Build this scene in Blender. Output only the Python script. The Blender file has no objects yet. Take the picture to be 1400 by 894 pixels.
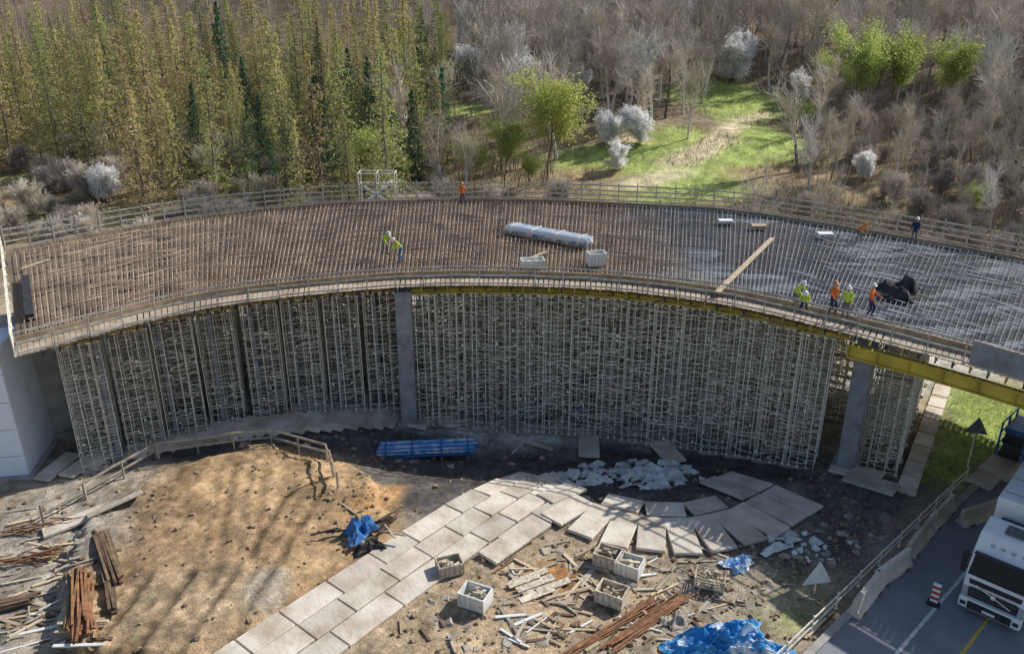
import bpy, math, random
import numpy as np
from mathutils import Vector, Matrix
random.seed(7); rng=np.random.default_rng(7)
R=random.uniform
scene=bpy.context.scene; COL=scene.collection

# ------------------------------------------------------------ camera + survey
PITCH=math.radians(22); F=1100.0; CH=23.0
SN,CS=math.sin(PITCH),math.cos(PITCH)
cam=bpy.data.cameras.new("camera"); camo=bpy.data.objects.new("camera",cam); COL.objects.link(camo)
camo.location=(0,0,CH); camo.rotation_euler=(math.radians(90-22),0,0)
cam.sensor_width=36; cam.lens=F/1400*36; cam.clip_end=3000; cam.clip_start=.5
scene.camera=camo

def sst(a,b,x):
    t=np.clip((x-a)/(b-a),0,1); return t*t*(3-2*t)
LAT=np.random.default_rng(99).random((256,256))
def vn(x,y):
    xi=np.floor(x).astype(int); yi=np.floor(y).astype(int); fx=x-xi; fy=y-yi
    fx=fx*fx*(3-2*fx); fy=fy*fy*(3-2*fy); g=lambda a,b: LAT[a&255,b&255]
    return (g(xi,yi)*(1-fx)+g(xi+1,yi)*fx)*(1-fy)+(g(xi,yi+1)*(1-fx)+g(xi+1,yi+1)*fx)*fy
def fbm(x,y,s,o=4):
    r=0;a=.5
    for i in range(o): r=r+a*(vn(x*s+13.7*i,y*s+7.1*i)-.5); s*=2.1; a*=.5
    return r
RD=(.735,.678)                      # direction of the road
def road_q(x,y): return (x-10.2)*.678-(y-23.7)*.735   # distance to the right of the guard rail
RUTS=[(-16.1,20,-15.4,27.5,.20),(-14.5,20,-13.7,27.8,.20),(-13.0,20,-11.0,34,.13),(-11.5,20,-9.4,34,.13),(-12.6,27,-14.6,37,.09),(-11.0,27,-13.0,37,.09)]
def rutk(x,y):
    k=0
    for x0,y0,x1,y1,d in RUTS:
        vx,vy=x1-x0,y1-y0; t=np.clip(((x-x0)*vx+(y-y0)*vy)/(vx*vx+vy*vy),0,1)
        q=np.hypot(x-x0-vx*t+.45*fbm(x,y,.4,3),y-y0-vy*t)
        k=k+d*(np.exp(-(q/.20)**2)-.35*np.exp(-((q-.42)/.16)**2))*(.8+1.0*fbm(x,y,1.4,2))
    return k
def T(x,y):
    x=np.asarray(x,float); y=np.asarray(y,float)
    z=-2.0*np.exp(-((x-4)/13)**4-((y-46)/9)**4)
    r=np.sqrt(((x+13)/6.9)**2+((y-31)/8.4)**2)+.3*fbm(x,y,.5,4)
    sd=-(x+11.2)*.773+(y-23.8)*.634
    pk=sst(.2,1.0,sd)
    mk=(1-sst(.90,1,r))*pk
    z=z+.5*mk+pk*(mk*.08+.10)*2*fbm(x,y,1.2,4)-pk*rutk(x,y)
    z=z+.28*fbm(x+40,y,.5,4)*sst(-4.6,-5.2,sd)+.2*fbm(x,y,.3,3)*sst(.3,1.2,sd)
    h=np.maximum(y-82,0)
    z=z+h*.12+sst(135,260,y)*26+sst(84,120,y)*(.9*np.sin(x*.08)+.7*np.sin(y*.11+x*.05))
    q=road_q(x,y)
    k=sst(-1.2,.2,q)*(1-sst(70,90,y))
    z=z*(1-k)-.06*k
    return z
def Tf(x,y): return float(T(x,y))
_t=np.arange(18,320,.08)
def site(px,py):
    """position on the terrain of a point measured in the survey photograph"""
    dx=(px-700)/F; s=(py-447)/F
    X=dx*_t; Y=_t*(CS-s*SN); Z=CH-_t*(SN+s*CS)
    i=int(np.argmax(Z<T(X,Y)));
    return Vector((float(X[i]),float(Y[i]),Tf(X[i],Y[i])))
def lvl(px,py,z):
    s=(py-447)/F; t=(CH-z)/(SN+s*CS)
    return Vector(((px-700)/F*t, t*(CS-s*SN), z))

# ------------------------------------------------------------ materials
def mat(name,c1,c2=None,scale=3.0,rough=.85,metal=0.0,bump=0.0,rnd=0.0,world=False,trans=0.0,lo=.35,hi=.65,spec=.3):
    m=bpy.data.materials.new(name); m.use_nodes=True; nt=m.node_tree; N=nt.nodes; L=nt.links
    b=N["Principled BSDF"]; b.inputs["Roughness"].default_value=rough; b.inputs["Metallic"].default_value=metal
    b.inputs["Specular IOR Level"].default_value=spec
    if c2 is None: c2=tuple(c*.75 for c in c1)
    if world:
        g=N.new("ShaderNodeNewGeometry"); vec=g.outputs["Position"]
    else:
        tc=N.new("ShaderNodeTexCoord"); vec=tc.outputs["Object"]
    nz=N.new("ShaderNodeTexNoise"); nz.inputs["Scale"].default_value=scale; nz.inputs["Detail"].default_value=7
    L.new(vec,nz.inputs["Vector"])
    cr=N.new("ShaderNodeValToRGB"); cr.color_ramp.elements[0].position=lo; cr.color_ramp.elements[1].position=hi
    cr.color_ramp.elements[0].color=(*c1,1); cr.color_ramp.elements[1].color=(*c2,1)
    L.new(nz.outputs["Fac"],cr.inputs["Fac"]); col=cr.outputs["Color"]
    if rnd>0:
        oi=N.new("ShaderNodeObjectInfo"); mr=N.new("ShaderNodeMapRange")
        mr.inputs["To Min"].default_value=1-rnd; mr.inputs["To Max"].default_value=1+rnd
        L.new(oi.outputs["Random"],mr.inputs["Value"])
        hs=N.new("ShaderNodeHueSaturation"); L.new(mr.outputs["Result"],hs.inputs["Value"])
        mr2=N.new("ShaderNodeMapRange"); mr2.inputs["To Min"].default_value=.5-rnd*.06; mr2.inputs["To Max"].default_value=.5+rnd*.06
        ml=N.new("ShaderNodeMath"); ml.operation='FRACT'; mm=N.new("ShaderNodeMath"); mm.operation='MULTIPLY'; mm.inputs[1].default_value=7.31
        L.new(oi.outputs["Random"],mm.inputs[0]); L.new(mm.outputs[0],ml.inputs[0]); L.new(ml.outputs[0],mr2.inputs["Value"])
        L.new(mr2.outputs["Result"],hs.inputs["Hue"])
        L.new(col,hs.inputs["Color"]); col=hs.outputs["Color"]
    L.new(col,b.inputs["Base Color"])
    if bump>0:
        bp=N.new("ShaderNodeBump"); bp.inputs["Strength"].default_value=bump; bp.inputs["Distance"].default_value=.1
        n2=N.new("ShaderNodeTexNoise"); n2.inputs["Scale"].default_value=scale*5; n2.inputs["Detail"].default_value=5
        L.new(vec,n2.inputs["Vector"]); L.new(n2.outputs["Fac"],bp.inputs["Height"]); L.new(bp.outputs["Normal"],b.inputs["Normal"])
    if trans>0:
        tr=N.new("ShaderNodeBsdfTranslucent"); L.new(col,tr.inputs["Color"])
        mx=N.new("ShaderNodeMixShader"); mx.inputs[0].default_value=trans
        L.new(b.outputs[0],mx.inputs[1]); L.new(tr.outputs[0],mx.inputs[2]); L.new(mx.outputs[0],N["Material Output"].inputs["Surface"])
    return m
def two_zone(name,l1,l2,r1,r2,sc,cells=False,rough=.75):
    """world-position material: rusty on one part of the deck, grey and patchy beyond x=12 m"""
    m=mat(name,l1,l2,sc,rough=rough,world=True); nt=m.node_tree; N=nt.nodes; L=nt.links; b=N["Principled BSDF"]
    left=b.inputs["Base Color"].links[0].from_socket
    g=N.new("ShaderNodeNewGeometry"); sp=N.new("ShaderNodeSeparateXYZ"); L.new(g.outputs["Position"],sp.inputs[0])
    n1=N.new("ShaderNodeTexNoise"); n1.inputs["Scale"].default_value=.35; n1.inputs["Detail"].default_value=5; L.new(g.outputs["Position"],n1.inputs["Vector"])
    ma=N.new("ShaderNodeMath"); ma.operation='MULTIPLY_ADD'; ma.inputs[1].default_value=9.0; L.new(n1.outputs["Fac"],ma.inputs[0]); L.new(sp.outputs[0],ma.inputs[2])
    mr=N.new("ShaderNodeMapRange"); mr.inputs["From Min"].default_value=11.6; mr.inputs["From Max"].default_value=17.4; L.new(ma.outputs[0],mr.inputs["Value"])
    cr=N.new("ShaderNodeValToRGB"); cr.color_ramp.elements[0].color=(*r1,1); cr.color_ramp.elements[1].color=(*r2,1)
    if cells:
        mp=N.new("ShaderNodeMapping"); mp.inputs["Rotation"].default_value=(0,0,-.55); mp.inputs["Scale"].default_value=(.28,1.1,1); L.new(g.outputs["Position"],mp.inputs[0])
        vo=N.new("ShaderNodeTexVoronoi"); vo.distance='CHEBYCHEV'; vo.inputs["Scale"].default_value=1.0; L.new(mp.outputs[0],vo.inputs["Vector"])
        n2=N.new("ShaderNodeTexNoise"); n2.inputs["Scale"].default_value=2.6; n2.inputs["Detail"].default_value=6; L.new(mp.outputs[0],n2.inputs["Vector"])
        bw=N.new("ShaderNodeSeparateColor"); L.new(vo.outputs["Color"],bw.inputs[0])
        m2=N.new("ShaderNodeMath"); m2.operation='MULTIPLY'; L.new(bw.outputs[0],m2.inputs[0]); L.new(n2.outputs["Fac"],m2.inputs[1]); L.new(m2.outputs[0],cr.inputs["Fac"])
        cr.color_ramp.elements[0].position=.15; cr.color_ramp.elements[1].position=.5
    else: L.new(n1.outputs["Fac"],cr.inputs["Fac"])
    mx=N.new("ShaderNodeMixRGB"); L.new(mr.outputs[0],mx.inputs[0]); L.new(left,mx.inputs[1]); L.new(cr.outputs[0],mx.inputs[2]); L.new(mx.outputs[0],b.inputs["Base Color"])
    return m
M=dict(
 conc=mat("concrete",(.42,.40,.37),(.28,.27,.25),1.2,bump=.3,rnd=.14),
 concd=mat("shaded_concrete",(.32,.33,.35),(.20,.205,.215),1.2,bump=.3,rnd=.1),  # darker copy of the concrete, the piers' shade put into its colour
 slab=mat("slab_concrete",(.68,.62,.53),(.42,.35,.26),.7,bump=.5,rnd=.16,lo=.38,hi=.72,world=True),
 cwall=mat("wall_concrete",(.88,.92,.98),(.78,.83,.91),.7,bump=.2),
 steel=mat("galvanised_steel",(.96,.93,.82),(.66,.60,.48),6,rough=.5,rnd=.10),
 steel2=mat("weathered_tube",(.78,.71,.56),(.40,.33,.24),6,rough=.6,rnd=.2),
 rail=mat("railing_tube",(.52,.50,.45),(.30,.27,.23),3,rough=.6),
 yel=mat("yellow_formwork",(.50,.38,.07),(.30,.23,.06),2,rough=.7),
 yelg=mat("yellow_girder_paint",(.66,.49,.07),(.48,.36,.06),1,rough=.5),
 ply=mat("plywood",(.40,.31,.21),(.24,.19,.14),1.5,bump=.1),
 wood=mat("pale_timber",(.62,.50,.34),(.42,.33,.23),2.5,rnd=.3),
 wood2=mat("grey_timber",(.48,.43,.35),(.30,.26,.21),3,rnd=.25),
 woodb=mat("old_brown_timber",(.22,.14,.09),(.10,.07,.05),3,rnd=.3),
 rust=mat("rusty_steel",(.38,.19,.09),(.19,.10,.055),4,rough=.8,rnd=.2),
 rebar=two_zone("rebar_steel",(.50,.375,.27),(.29,.21,.15),(.44,.45,.47),(.22,.22,.23),.5,rough=.7),
 white=mat("white_paint",(.87,.88,.89),(.80,.81,.82),1.5,rough=.35),
 whitep=mat("white_plastic",(.82,.82,.79),(.62,.62,.60),2,rough=.5),
 blue=mat("blue_paint",(.06,.20,.48),(.03,.12,.32),3,rough=.4),
 foil=mat("blue_foil",(.18,.38,.68),(.66,.71,.78),1.6,rough=.4,lo=.48,hi=.6),
 tarp=mat("blue_tarp",(.04,.24,.52),(.60,.70,.80),1.7,rough=.45,lo=.54,hi=.62),
 black=mat("black_rubber",(.02,.02,.022),(.035,.035,.035),5,rough=.7),
 dark=mat("dark_metal",(.05,.05,.055),(.025,.025,.025),3,rough=.6),
 felt=mat("dark_felt",(.030,.028,.03),(.07,.065,.066),1.2,rough=.9,world=True),
 glass=mat("dark_glass",(.012,.016,.022),(.01,.013,.018),1,rough=.3,spec=.25),
 lamp=mat("lamp_glass",(.5,.52,.55),(.35,.37,.4),3,rough=.15,spec=.8),
 red=mat("red_paint",(.60,.06,.03),(.45,.05,.03),3,rough=.5),
 orange=mat("orange_cloth",(.8,.2,.04),(.65,.15,.03),6),
 hiv=mat("yellow_cloth",(.55,.75,.08),(.45,.62,.06),6),
 navy=mat("navy_cloth",(.03,.05,.12),(.02,.03,.08),6),
 bcloth=mat("blue_cloth",(.05,.14,.40),(.04,.1,.3),6),
 gcloth=mat("grey_cloth",(.18,.18,.19),(.12,.12,.13),6),
 skin=mat("skin",(.50,.30,.21),(.45,.27,.19),8),
 helm_w=mat("white_helmet",(.85,.85,.82),(.78,.78,.76),3,rough=.3),
 helm_o=mat("orange_helmet",(.8,.25,.03),(.7,.2,.03),3,rough=.3),
 asphalt=mat("asphalt",(.27,.28,.31),(.19,.20,.225),.6,bump=.25,world=True,lo=.3,hi=.7),
 line=mat("road_paint",(.75,.75,.73),(.45,.45,.44),5,world=True),
 liney=mat("yellow_road_paint",(.7,.5,.07),(.5,.38,.1),5,world=True),
 bark=mat("bark",(.26,.21,.165),(.14,.115,.09),3,rnd=.25),
 barkg=mat("pale_bark",(.78,.75,.70),(.48,.46,.42),3,rnd=.2),
 larch=mat("larch_needles",(.62,.53,.25),(.43,.375,.15),.35,rnd=.30,trans=.4),
 larchg=mat("fresh_larch_needles",(.47,.48,.18),(.30,.33,.12),.35,rnd=.30,trans=.4),
 spruce=mat("spruce_needles",(.08,.19,.10),(.045,.11,.055),.6,rnd=.25,trans=.2),
 leaf=mat("spring_leaves",(.58,.62,.20),(.42,.48,.14),.5,rnd=.2,trans=.45),
 twig=mat("bare_twigs",(.64,.57,.49),(.42,.36,.30),.4,rnd=.32),
 brush=mat("thicket_twigs",(.50,.42,.34),(.25,.205,.16),.12,world=True),
 bud=mat("brown_buds",(.56,.48,.32),(.38,.32,.21),.4,rnd=.3,trans=.3),
 blossom=mat("white_blossom",(.98,.97,.96),(.95,.94,.93),.8,trans=.5),
 under=mat("undergrowth",(.40,.31,.19),(.22,.17,.11),.15,world=True,trans=.2),
 grassm=mat("grass_blades",(.40,.48,.14),(.56,.52,.26),.3,world=True,trans=.3),
 rub=mat("rubble_concrete",(.85,.85,.84),(.46,.46,.45),1.3,bump=.3,world=True),
 stone=mat("soil_clods",(.38,.28,.18),(.24,.18,.12),1.3,bump=.3,world=True),
)

# ------------------------------------------------------------ mesh builder
class MB:
    def __init__(s): s.v=[]; s.f=[]; s.m=[]
    def add(s,vs,fs,mi=0):
        o=len(s.v); s.v+= [tuple(v) for v in vs]; s.f+=[tuple(i+o for i in f) for f in fs]; s.m+=[mi]*len(fs)
    def box(s,c,d,rot=None,mi=0,top=1.0,topy=None):
        if topy is None: topy=top
        vs=[]
        for z in (-.5,.5):
            kx=top if z>0 else 1; ky=topy if z>0 else 1
            for x,y in ((-.5,-.5),(.5,-.5),(.5,.5),(-.5,.5)):
                p=Vector((x*d[0]*kx,y*d[1]*ky,z*d[2]))
                if rot is not None: p=rot@p
                vs.append(p+Vector(c))
        s.add(vs,[(3,2,1,0),(4,5,6,7),(0,1,5,4),(1,2,6,5),(2,3,7,6),(3,0,4,7)],mi)
    def tube(s,a,b,r0,r1=None,n=6,mi=0):
        a=Vector(a); b=Vector(b); r1=r0 if r1 is None else r1
        d=b-a
        if d.length<1e-6: return
        d.normalize(); u=d.orthogonal().normalized() if abs(d.z)<.99 else Vector((1,0,0)); w=d.cross(u).normalized(); u=w.cross(d)
        vs=[]
        for p,r in ((a,r0),(b,r1)):
            for i in range(n):
                t=2*math.pi*(i+.5)/n; vs.append(p+u*(r*math.cos(t))+w*(r*math.sin(t)))
        fs=[(i,(i+1)%n,n+(i+1)%n,n+i) for i in range(n)]+[tuple(range(n-1,-1,-1)),tuple(range(n,2*n))]
        s.add(vs,fs,mi)
    def beam(s,a,b,w,h,mi=0):
        a=Vector(a); b=Vector(b); d=(b-a); L=d.length; d.normalize()
        side=d.cross(Vector((0,0,1)))
        if side.length<1e-4: side=Vector((1,0,0))
        side.normalize(); up=side.cross(d)
        rot=Matrix((side,d,up)).transposed()
        s.box((a+b)/2,(w,L,h),rot,mi)
    def prof(s,pts,x0,x1,mi=0):           # (y,z) profile extruded along x
        n=len(pts); vs=[(x0,y,z) for y,z in pts]+[(x1,y,z) for y,z in pts]
        fs=[(i,(i+1)%n,n+(i+1)%n,n+i) for i in range(n)]+[tuple(range(n-1,-1,-1)),tuple(range(n,2*n))]
        s.add(vs,fs,mi)
    def leaves(s,P,size,mi=0,asp=1.0,upb=.45):
        P=np.asarray(P,float); n=len(P)
        if n==0: return
        N_=rng.normal(size=(n,3)); N_/=np.linalg.norm(N_,axis=1)[:,None]; N_[:,2]+=upb; N_/=np.linalg.norm(N_,axis=1)[:,None]
        a=rng.normal(size=(n,3)); a-=(a*N_).sum(1)[:,None]*N_; a/=np.linalg.norm(a,axis=1)[:,None]; b=np.cross(N_,a)
        sz=size*rng.uniform(.55,1.3,size=(n,1)); a*=sz; b*=sz*asp
        V=np.stack([P-a*.5-b*.15,P-a*.05-b*.5,P+a*.5+b*.12,P+a*.02+b*.5],1); k=4
        o=len(s.v); s.v+=list(map(tuple,V.reshape(-1,3).tolist()))
        s.f+=[tuple(range(o+i*k,o+i*k+k)) for i in range(n)]; s.m+=[mi]*n
    def mesh(s,name,mats,smooth=False):
        me=bpy.data.meshes.new(name); me.from_pydata(s.v,[],s.f)
        for m in mats: me.materials.append(m)
        me.polygons.foreach_set("material_index",s.m)
        if smooth: me.polygons.foreach_set("use_smooth",[True]*len(s.f))
        me.update()
        return me
KIDS={}
def obj(name,data=None,loc=(0,0,0),parent=None,rz=0.0):
    o=bpy.data.objects.new(name,data); COL.objects.link(o); o.location=loc; o.rotation_euler=(0,0,rz)
    if parent: o.parent=parent; KIDS.setdefault(parent.name,[]).append(o)
    elif data is None: o.empty_display_size=.3
    return o
def tag(o,label,cat,group=None):
    o["label"]=label; o["category"]=cat
    if group: o["group"]=group
    return o
def bev(o,w=.02,seg=1):
    b=o.modifiers.new("bevel",'BEVEL'); b.width=w; b.segments=seg; b.limit_method='ANGLE'
def dup(root,loc,rot=(0,0,0),sc=None):
    r=root.copy(); COL.objects.link(r); r.location=loc; r.rotation_euler=rot
    if sc: r.scale=sc
    for c in KIDS.get(root.name,[]):
        d=c.copy(); d.parent=r; COL.objects.link(d); KIDS.setdefault(r.name,[]).append(d)
        for g in KIDS.get(c.name,[]):
            e=g.copy(); e.parent=d; COL.objects.link(e)
    return r
class Proto:
    def __init__(s,root): s.r=root; s.used=False
    def place(s,loc,rot=(0,0,0),sc=None):
        if not s.used:
            s.used=True; s.r.location=loc; s.r.rotation_euler=rot
            if sc: s.r.scale=sc
            return s.r
        return dup(s.r,loc,rot,sc)

# ------------------------------------------------------------ ground
def axis(parts):
    out=[]
    for a,b,st in parts: out+=list(np.arange(a,b,st))
    out.append(parts[-1][1]); return np.array(out)
xs=axis([(-900,-300,60),(-300,-100,12),(-100,-45,2),(-45,-27,.6),(-27,24,.15),(24,45,.5),(45,100,2),(100,300,12),(300,900,60)])
ys=axis([(-300,0,40),(0,18,3),(18,44,.16),(44,66,.5),(66,170,1.1),(170,300,6),(300,1200,60)])
X,Y=np.meshgrid(xs,ys); Z=T(X,Y)
near=(Y<75)&(np.abs(X)<45)&(road_q(X,Y)<-1)
Z=Z+np.where(near,rng.normal(0,.010,X.shape)+.09*fbm(X,Y,2.2,3),0)
C=np.zeros(X.shape+(3,)); C[:]=(.36,.295,.215)
FB=.5*fbm(X,Y,.35,5)
def paint(cx,cy,rx,ry,ang,col,soft=.3,amt=1.0):
    global C
    a=math.radians(ang); dx=X-cx; dy=Y-cy
    u=(dx*math.cos(a)+dy*math.sin(a))/rx; v=(-dx*math.sin(a)+dy*math.cos(a))/ry
    r=np.sqrt(u*u+v*v)+FB
    k=(1-sst(1-soft,1+soft*.4,r))*amt
    C=C*(1-k[...,None])+np.array(col)*k[...,None]
def paintp(px,py,rx,ry,ang,col,soft=.3,amt=1.0):
    p=site(px,py); paint(p.x,p.y,rx,ry,ang,col,soft,amt)
k=sst(66,72,Y)[...,None]; C=C*(1-k)+np.array((.28,.21,.13))*k
k=(sst(66,75,Y)*np.clip(.5+1.6*fbm(X,Y,.06,4),0,1)*.6)[...,None]; C=C*(1-k)+np.array((.22,.22,.10))*k
k=sst(112,135,Y)[...,None]; C=C*(1-k)+np.array((.19,.15,.105))*k
paint(2,53,32,13,0,(.56,.55,.50),.2)             # gravel under the shoring, lightened to bounce light up into it
paint(4,37,17,6.5,0,(.11,.10,.095),.4)             # soil in front of it, the deck's cast shadow painted in
paint(-14,40.5,12,3,10,(.105,.10,.095),.4)  # deck shadow painted on the lower soil behind the dirt platform
paint(-12.6,30.6,7.2,9.4,0,(.37,.25,.14),.15)
paint(-11.5,34.5,4.2,3,0,(.46,.32,.18),.6,.7)
paint(-13.5,26,4,3,0,(.38,.29,.19),.6,.7)
paint(-16.5,30,1.6,4,10,(.28,.19,.115),.6,.6)
paint(-12,30.5,1.3,3,-20,(.28,.19,.115),.6,.6)
paint(-10.2,27,1.1,1.4,0,(.48,.43,.35),.5,.7)
paint(-6.8,33.6,1.0,2.8,-25,(.38,.23,.11),.5)
paint(-21.5,29,4.5,9,0,(.34,.30,.25),.5)
paint(0,26,8,4.5,30,(.41,.31,.20),.5)
paint(1.6,28,1.8,1.3,30,(.33,.17,.07),.5)
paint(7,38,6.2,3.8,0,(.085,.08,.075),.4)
paint(13.5,31.5,5,4,40,(.18,.165,.14),.5)
paint(19.5,36,6,3,42,(.16,.15,.135),.5)
paint(11.5,26.5,3.2,1.7,42,(.29,.26,.17),.5)
for a in ((1335,600,3.4,2.4,42),(1350,560,5,3,42),(1300,640,3,1.5,42)): paintp(*a,(.30,.38,.11),.6)
paintp(1090,845,1.5,.8,30,(.27,.27,.11),.6,.7)
G=(.38,.47,.13)
for a in ((820,218,8,6,20),(900,225,9,7,30),(960,250,12,6,30),(1010,215,9,6,45),(1055,195,7,8,45),(1010,150,10,9,40),(930,190,8,6,20),(640,150,8,6,0),(1040,180,6,12,0),(980,130,12,8,0),(1100,150,6,6,0)): paintp(*a,G,.7,.85)
for a in ((890,245,7,2.6,25),(940,215,6,2.5,35),(975,195,7,2.4,45),(1000,175,9,2.2,60),(1030,160,8,2,50),(870,190,3,2,0)): paintp(*a,(.68,.56,.39),.8,.85)
for a in ((1070,240,9,4,0),(800,240,6,3,0),(30,255,8,8,0),(70,225,9,5,0)): paintp(*a,(.42,.29,.18),.6,.8)
paintp(25,245,7,3,0,(.26,.29,.10),.5,.6)
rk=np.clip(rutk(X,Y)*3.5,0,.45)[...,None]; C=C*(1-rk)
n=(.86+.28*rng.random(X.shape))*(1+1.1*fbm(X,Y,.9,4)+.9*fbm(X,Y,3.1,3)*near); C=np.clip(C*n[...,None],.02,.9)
nx,ny=len(xs),len(ys)
idx=np.arange(nx*ny).reshape(ny,nx)
fs=np.stack([idx[:-1,:-1],idx[:-1,1:],idx[1:,1:],idx[1:,:-1]],-1).reshape(-1,4)
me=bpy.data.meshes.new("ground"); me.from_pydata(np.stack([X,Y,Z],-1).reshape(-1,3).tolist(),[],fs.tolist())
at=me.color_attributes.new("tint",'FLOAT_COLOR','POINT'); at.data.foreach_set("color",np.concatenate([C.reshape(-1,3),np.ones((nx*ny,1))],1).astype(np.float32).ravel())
gm=bpy.data.materials.new("ground_soil"); gm.use_nodes=True; nt=gm.node_tree; N=nt.nodes; L=nt.links; b=N["Principled BSDF"]; b.inputs["Roughness"].default_value=.95; b.inputs["Specular IOR Level"].default_value=.15
ga=N.new("ShaderNodeAttribute"); ga.attribute_name="tint"
ge=N.new("ShaderNodeNewGeometry")
prev=ga.outputs["Color"]
for sc,amt in ((.55,.5),(3.5,.55),(14,.5)):
    nz=N.new("ShaderNodeTexNoise"); nz.inputs["Scale"].default_value=sc; nz.inputs["Detail"].default_value=8; nz.inputs["Roughness"].default_value=.65
    L.new(ge.outputs["Position"],nz.inputs["Vector"])
    mr=N.new("ShaderNodeMapRange"); mr.inputs["From Min"].default_value=.3; mr.inputs["From Max"].default_value=.7; mr.inputs["To Min"].default_value=1-amt*.6; mr.inputs["To Max"].default_value=1+amt*.6
    L.new(nz.outputs["Fac"],mr.inputs["Value"])
    vm=N.new("ShaderNodeVectorMath"); vm.operation='SCALE'; L.new(prev,vm.inputs[0]); L.new(mr.outputs["Result"],vm.inputs["Scale"]); prev=vm.outputs[0]
L.new(prev,b.inputs["Base Color"])
bp=N.new("ShaderNodeBump"); bp.inputs["Strength"].default_value=.6; bp.inputs["Distance"].default_value=.10; L.new(nz.outputs["Fac"],bp.inputs["Height"]); 
L.new(bp.outputs["Normal"],b.inputs["Normal"])
me.materials.append(gm); me.polygons.foreach_set("use_smooth",[True]*len(me.polygons))
g=obj("ground",me); g["kind"]="structure"

# ------------------------------------------------------------ road
def rp(s,q,z=0): # along road, across road
    return Vector((10.2+RD[0]*s+.678*q, 23.7+RD[1]*s-.735*q, z))
def strip(name,q0,q1,s0,s1,z,m):
    mb=MB(); n=max(1,int((s1-s0)/2))
    for i in range(n):
        a=s0+(s1-s0)*i/n; b2=s0+(s1-s0)*(i+1)/n
        mb.add([rp(a,q0,z),rp(a,q1,z),rp(b2,q1,z),rp(b2,q0,z)],[(0,1,2,3)])
    o=obj(name,mb.mesh(name,[m])); o["kind"]="structure"; return o
strip("road",.9,16,-40,110,0.0,M['asphalt'])
mb=MB()
for (q,s0,s1,w) in ((2.9,-30,60,.14),):
    mb.add([rp(s0,q,.004),rp(s0,q+w,.004),rp(s1,q+w,.004),rp(s1,q,.004)],[(0,1,2,3)],0)
for q in (4.6,9.6):
    mb.add([rp(-30,q,.004),rp(-30,q+.13,.004),rp(60,q+.13,.004),rp(60,q,.004)],[(0,1,2,3)],1)
for i in range(8):
    s=-12+i*6
    mb.add([rp(s,7.4,.004),rp(s,7.52,.004),rp(s+2.5,7.52,.004),rp(s+2.5,7.4,.004)],[(0,1,2,3)],0)
o=obj("road_marking",mb.mesh("road_marking",[M['line'],M['liney']])); o["kind"]="structure"
mb=MB(); 
mb.box((0,0,0),(.3,90,.14)); 
o=obj("kerb",mb.mesh("kerb",[M['conc']]),rp(30,.75,.05)); o.rotation_euler=(0,0,math.atan2(-RD[0],RD[1])); o["kind"]="structure"

# ------------------------------------------------------------ deck curves
NP=[(-23.7,35),(-17.8,40.8),(-12.5,43.4),(-6,45.1),(0,45.3),(6.3,44.4),(12.1,42),(16.8,38.3),(22.8,32.5),(28,25.5),(32,17.5)]
FP=[(-32.6,49.2),(-24.2,57.4),(-16,61.9),(-7.5,63.7),(.5,63.9),(9,62.5),(17,60.3),(25.3,54),(33,46.2),(40.5,35.5),(46.5,24)]
def cr(P,u):
    i=min(max(int(math.floor(u)),0),len(P)-2); t=u-i
    g=lambda j: Vector(P[j]) if 0<=j<len(P) else (Vector(P[0])*2-Vector(P[1]) if j<0 else Vector(P[-1])*2-Vector(P[-2]))
    a,b_,c,d=g(i-1),g(i),g(i+1),g(i+2)
    return .5*((2*b_)+(c-a)*t+(2*a-5*b_+4*c-d)*t*t+(3*b_-a-3*c+d)*t**3)
def D(u,v,z=0):
    p=cr(NP,u); q=cr(FP,u); r=p+(q-p)*v
    return Vector((r.x,r.y,z))
def Dm(u,m,z=0,far=False):     # m metres outward from near (or far) edge
    p=cr(NP,u); q=cr(FP,u); d=(q-p).normalized()
    r=(q+d*m) if far else (p-d*m)
    return Vector((r.x,r.y,z))
def arc(u0,u1,step,fn):
    us=np.linspace(u0,u1,1200); out=[u0]; last=fn(u0)
    for u in us:
        p=fn(float(u))
        if (p-last).length>=step: out.append(float(u)); last=p
    return out
UE=9.6; U0=.03
deck=tag(obj("bridge_deck"),"curved bridge deck under construction on plywood formwork above shoring","bridge")
def ribbon(u0,u1,fa,fb,z0,z1,n=120,mi=0,mb=None):
    mb=mb or MB(); vs=[]; 
    for i in range(n+1):
        u=u0+(u1-u0)*i/n; a=fa(u); b2=fb(u)
        vs+=[(a.x,a.y,z0),(b2.x,b2.y,z0),(b2.x,b2.y,z1),(a.x,a.y,z1)]
    fs=[]
    for i in range(n):
        o=i*4; p=o+4
        for k in range(4): fs.append((o+k,o+(k+1)%4,p+(k+1)%4,p+k))
    fs+=[(3,2,1,0),(n*4,n*4+1,n*4+2,n*4+3)]
    mb.add(vs,fs,mi); return mb
dm=two_zone("deck_formwork",(.19,.145,.11),(.10,.082,.066),(.03,.032,.037),(.17,.185,.21),.5,cells=True,rough=.85)
mb=ribbon(U0,UE,lambda u:D(u,0),lambda u:D(u,1),7.45,7.95,150)
obj("formwork_panel",mb.mesh("formwork_panel",[dm]),parent=deck)
for (ua,ub,va,vb) in ((5.45,5.92,.45,.95),(5.93,6.40,.30,.88),(6.41,6.78,.50,.92)):
    mb=ribbon(ua,ub,lambda u:D(u,va),lambda u:D(u,vb),7.953,7.975,10); obj("felt_sheet",mb.mesh("felt_sheet",[M['felt']]),parent=deck)
mb=ribbon(U0,UE,lambda u:Dm(u,.003),lambda u:Dm(u,.09),7.5,8.3,150); obj("edge_board",mb.mesh("edge_board",[M['ply']]),parent=deck)
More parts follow.
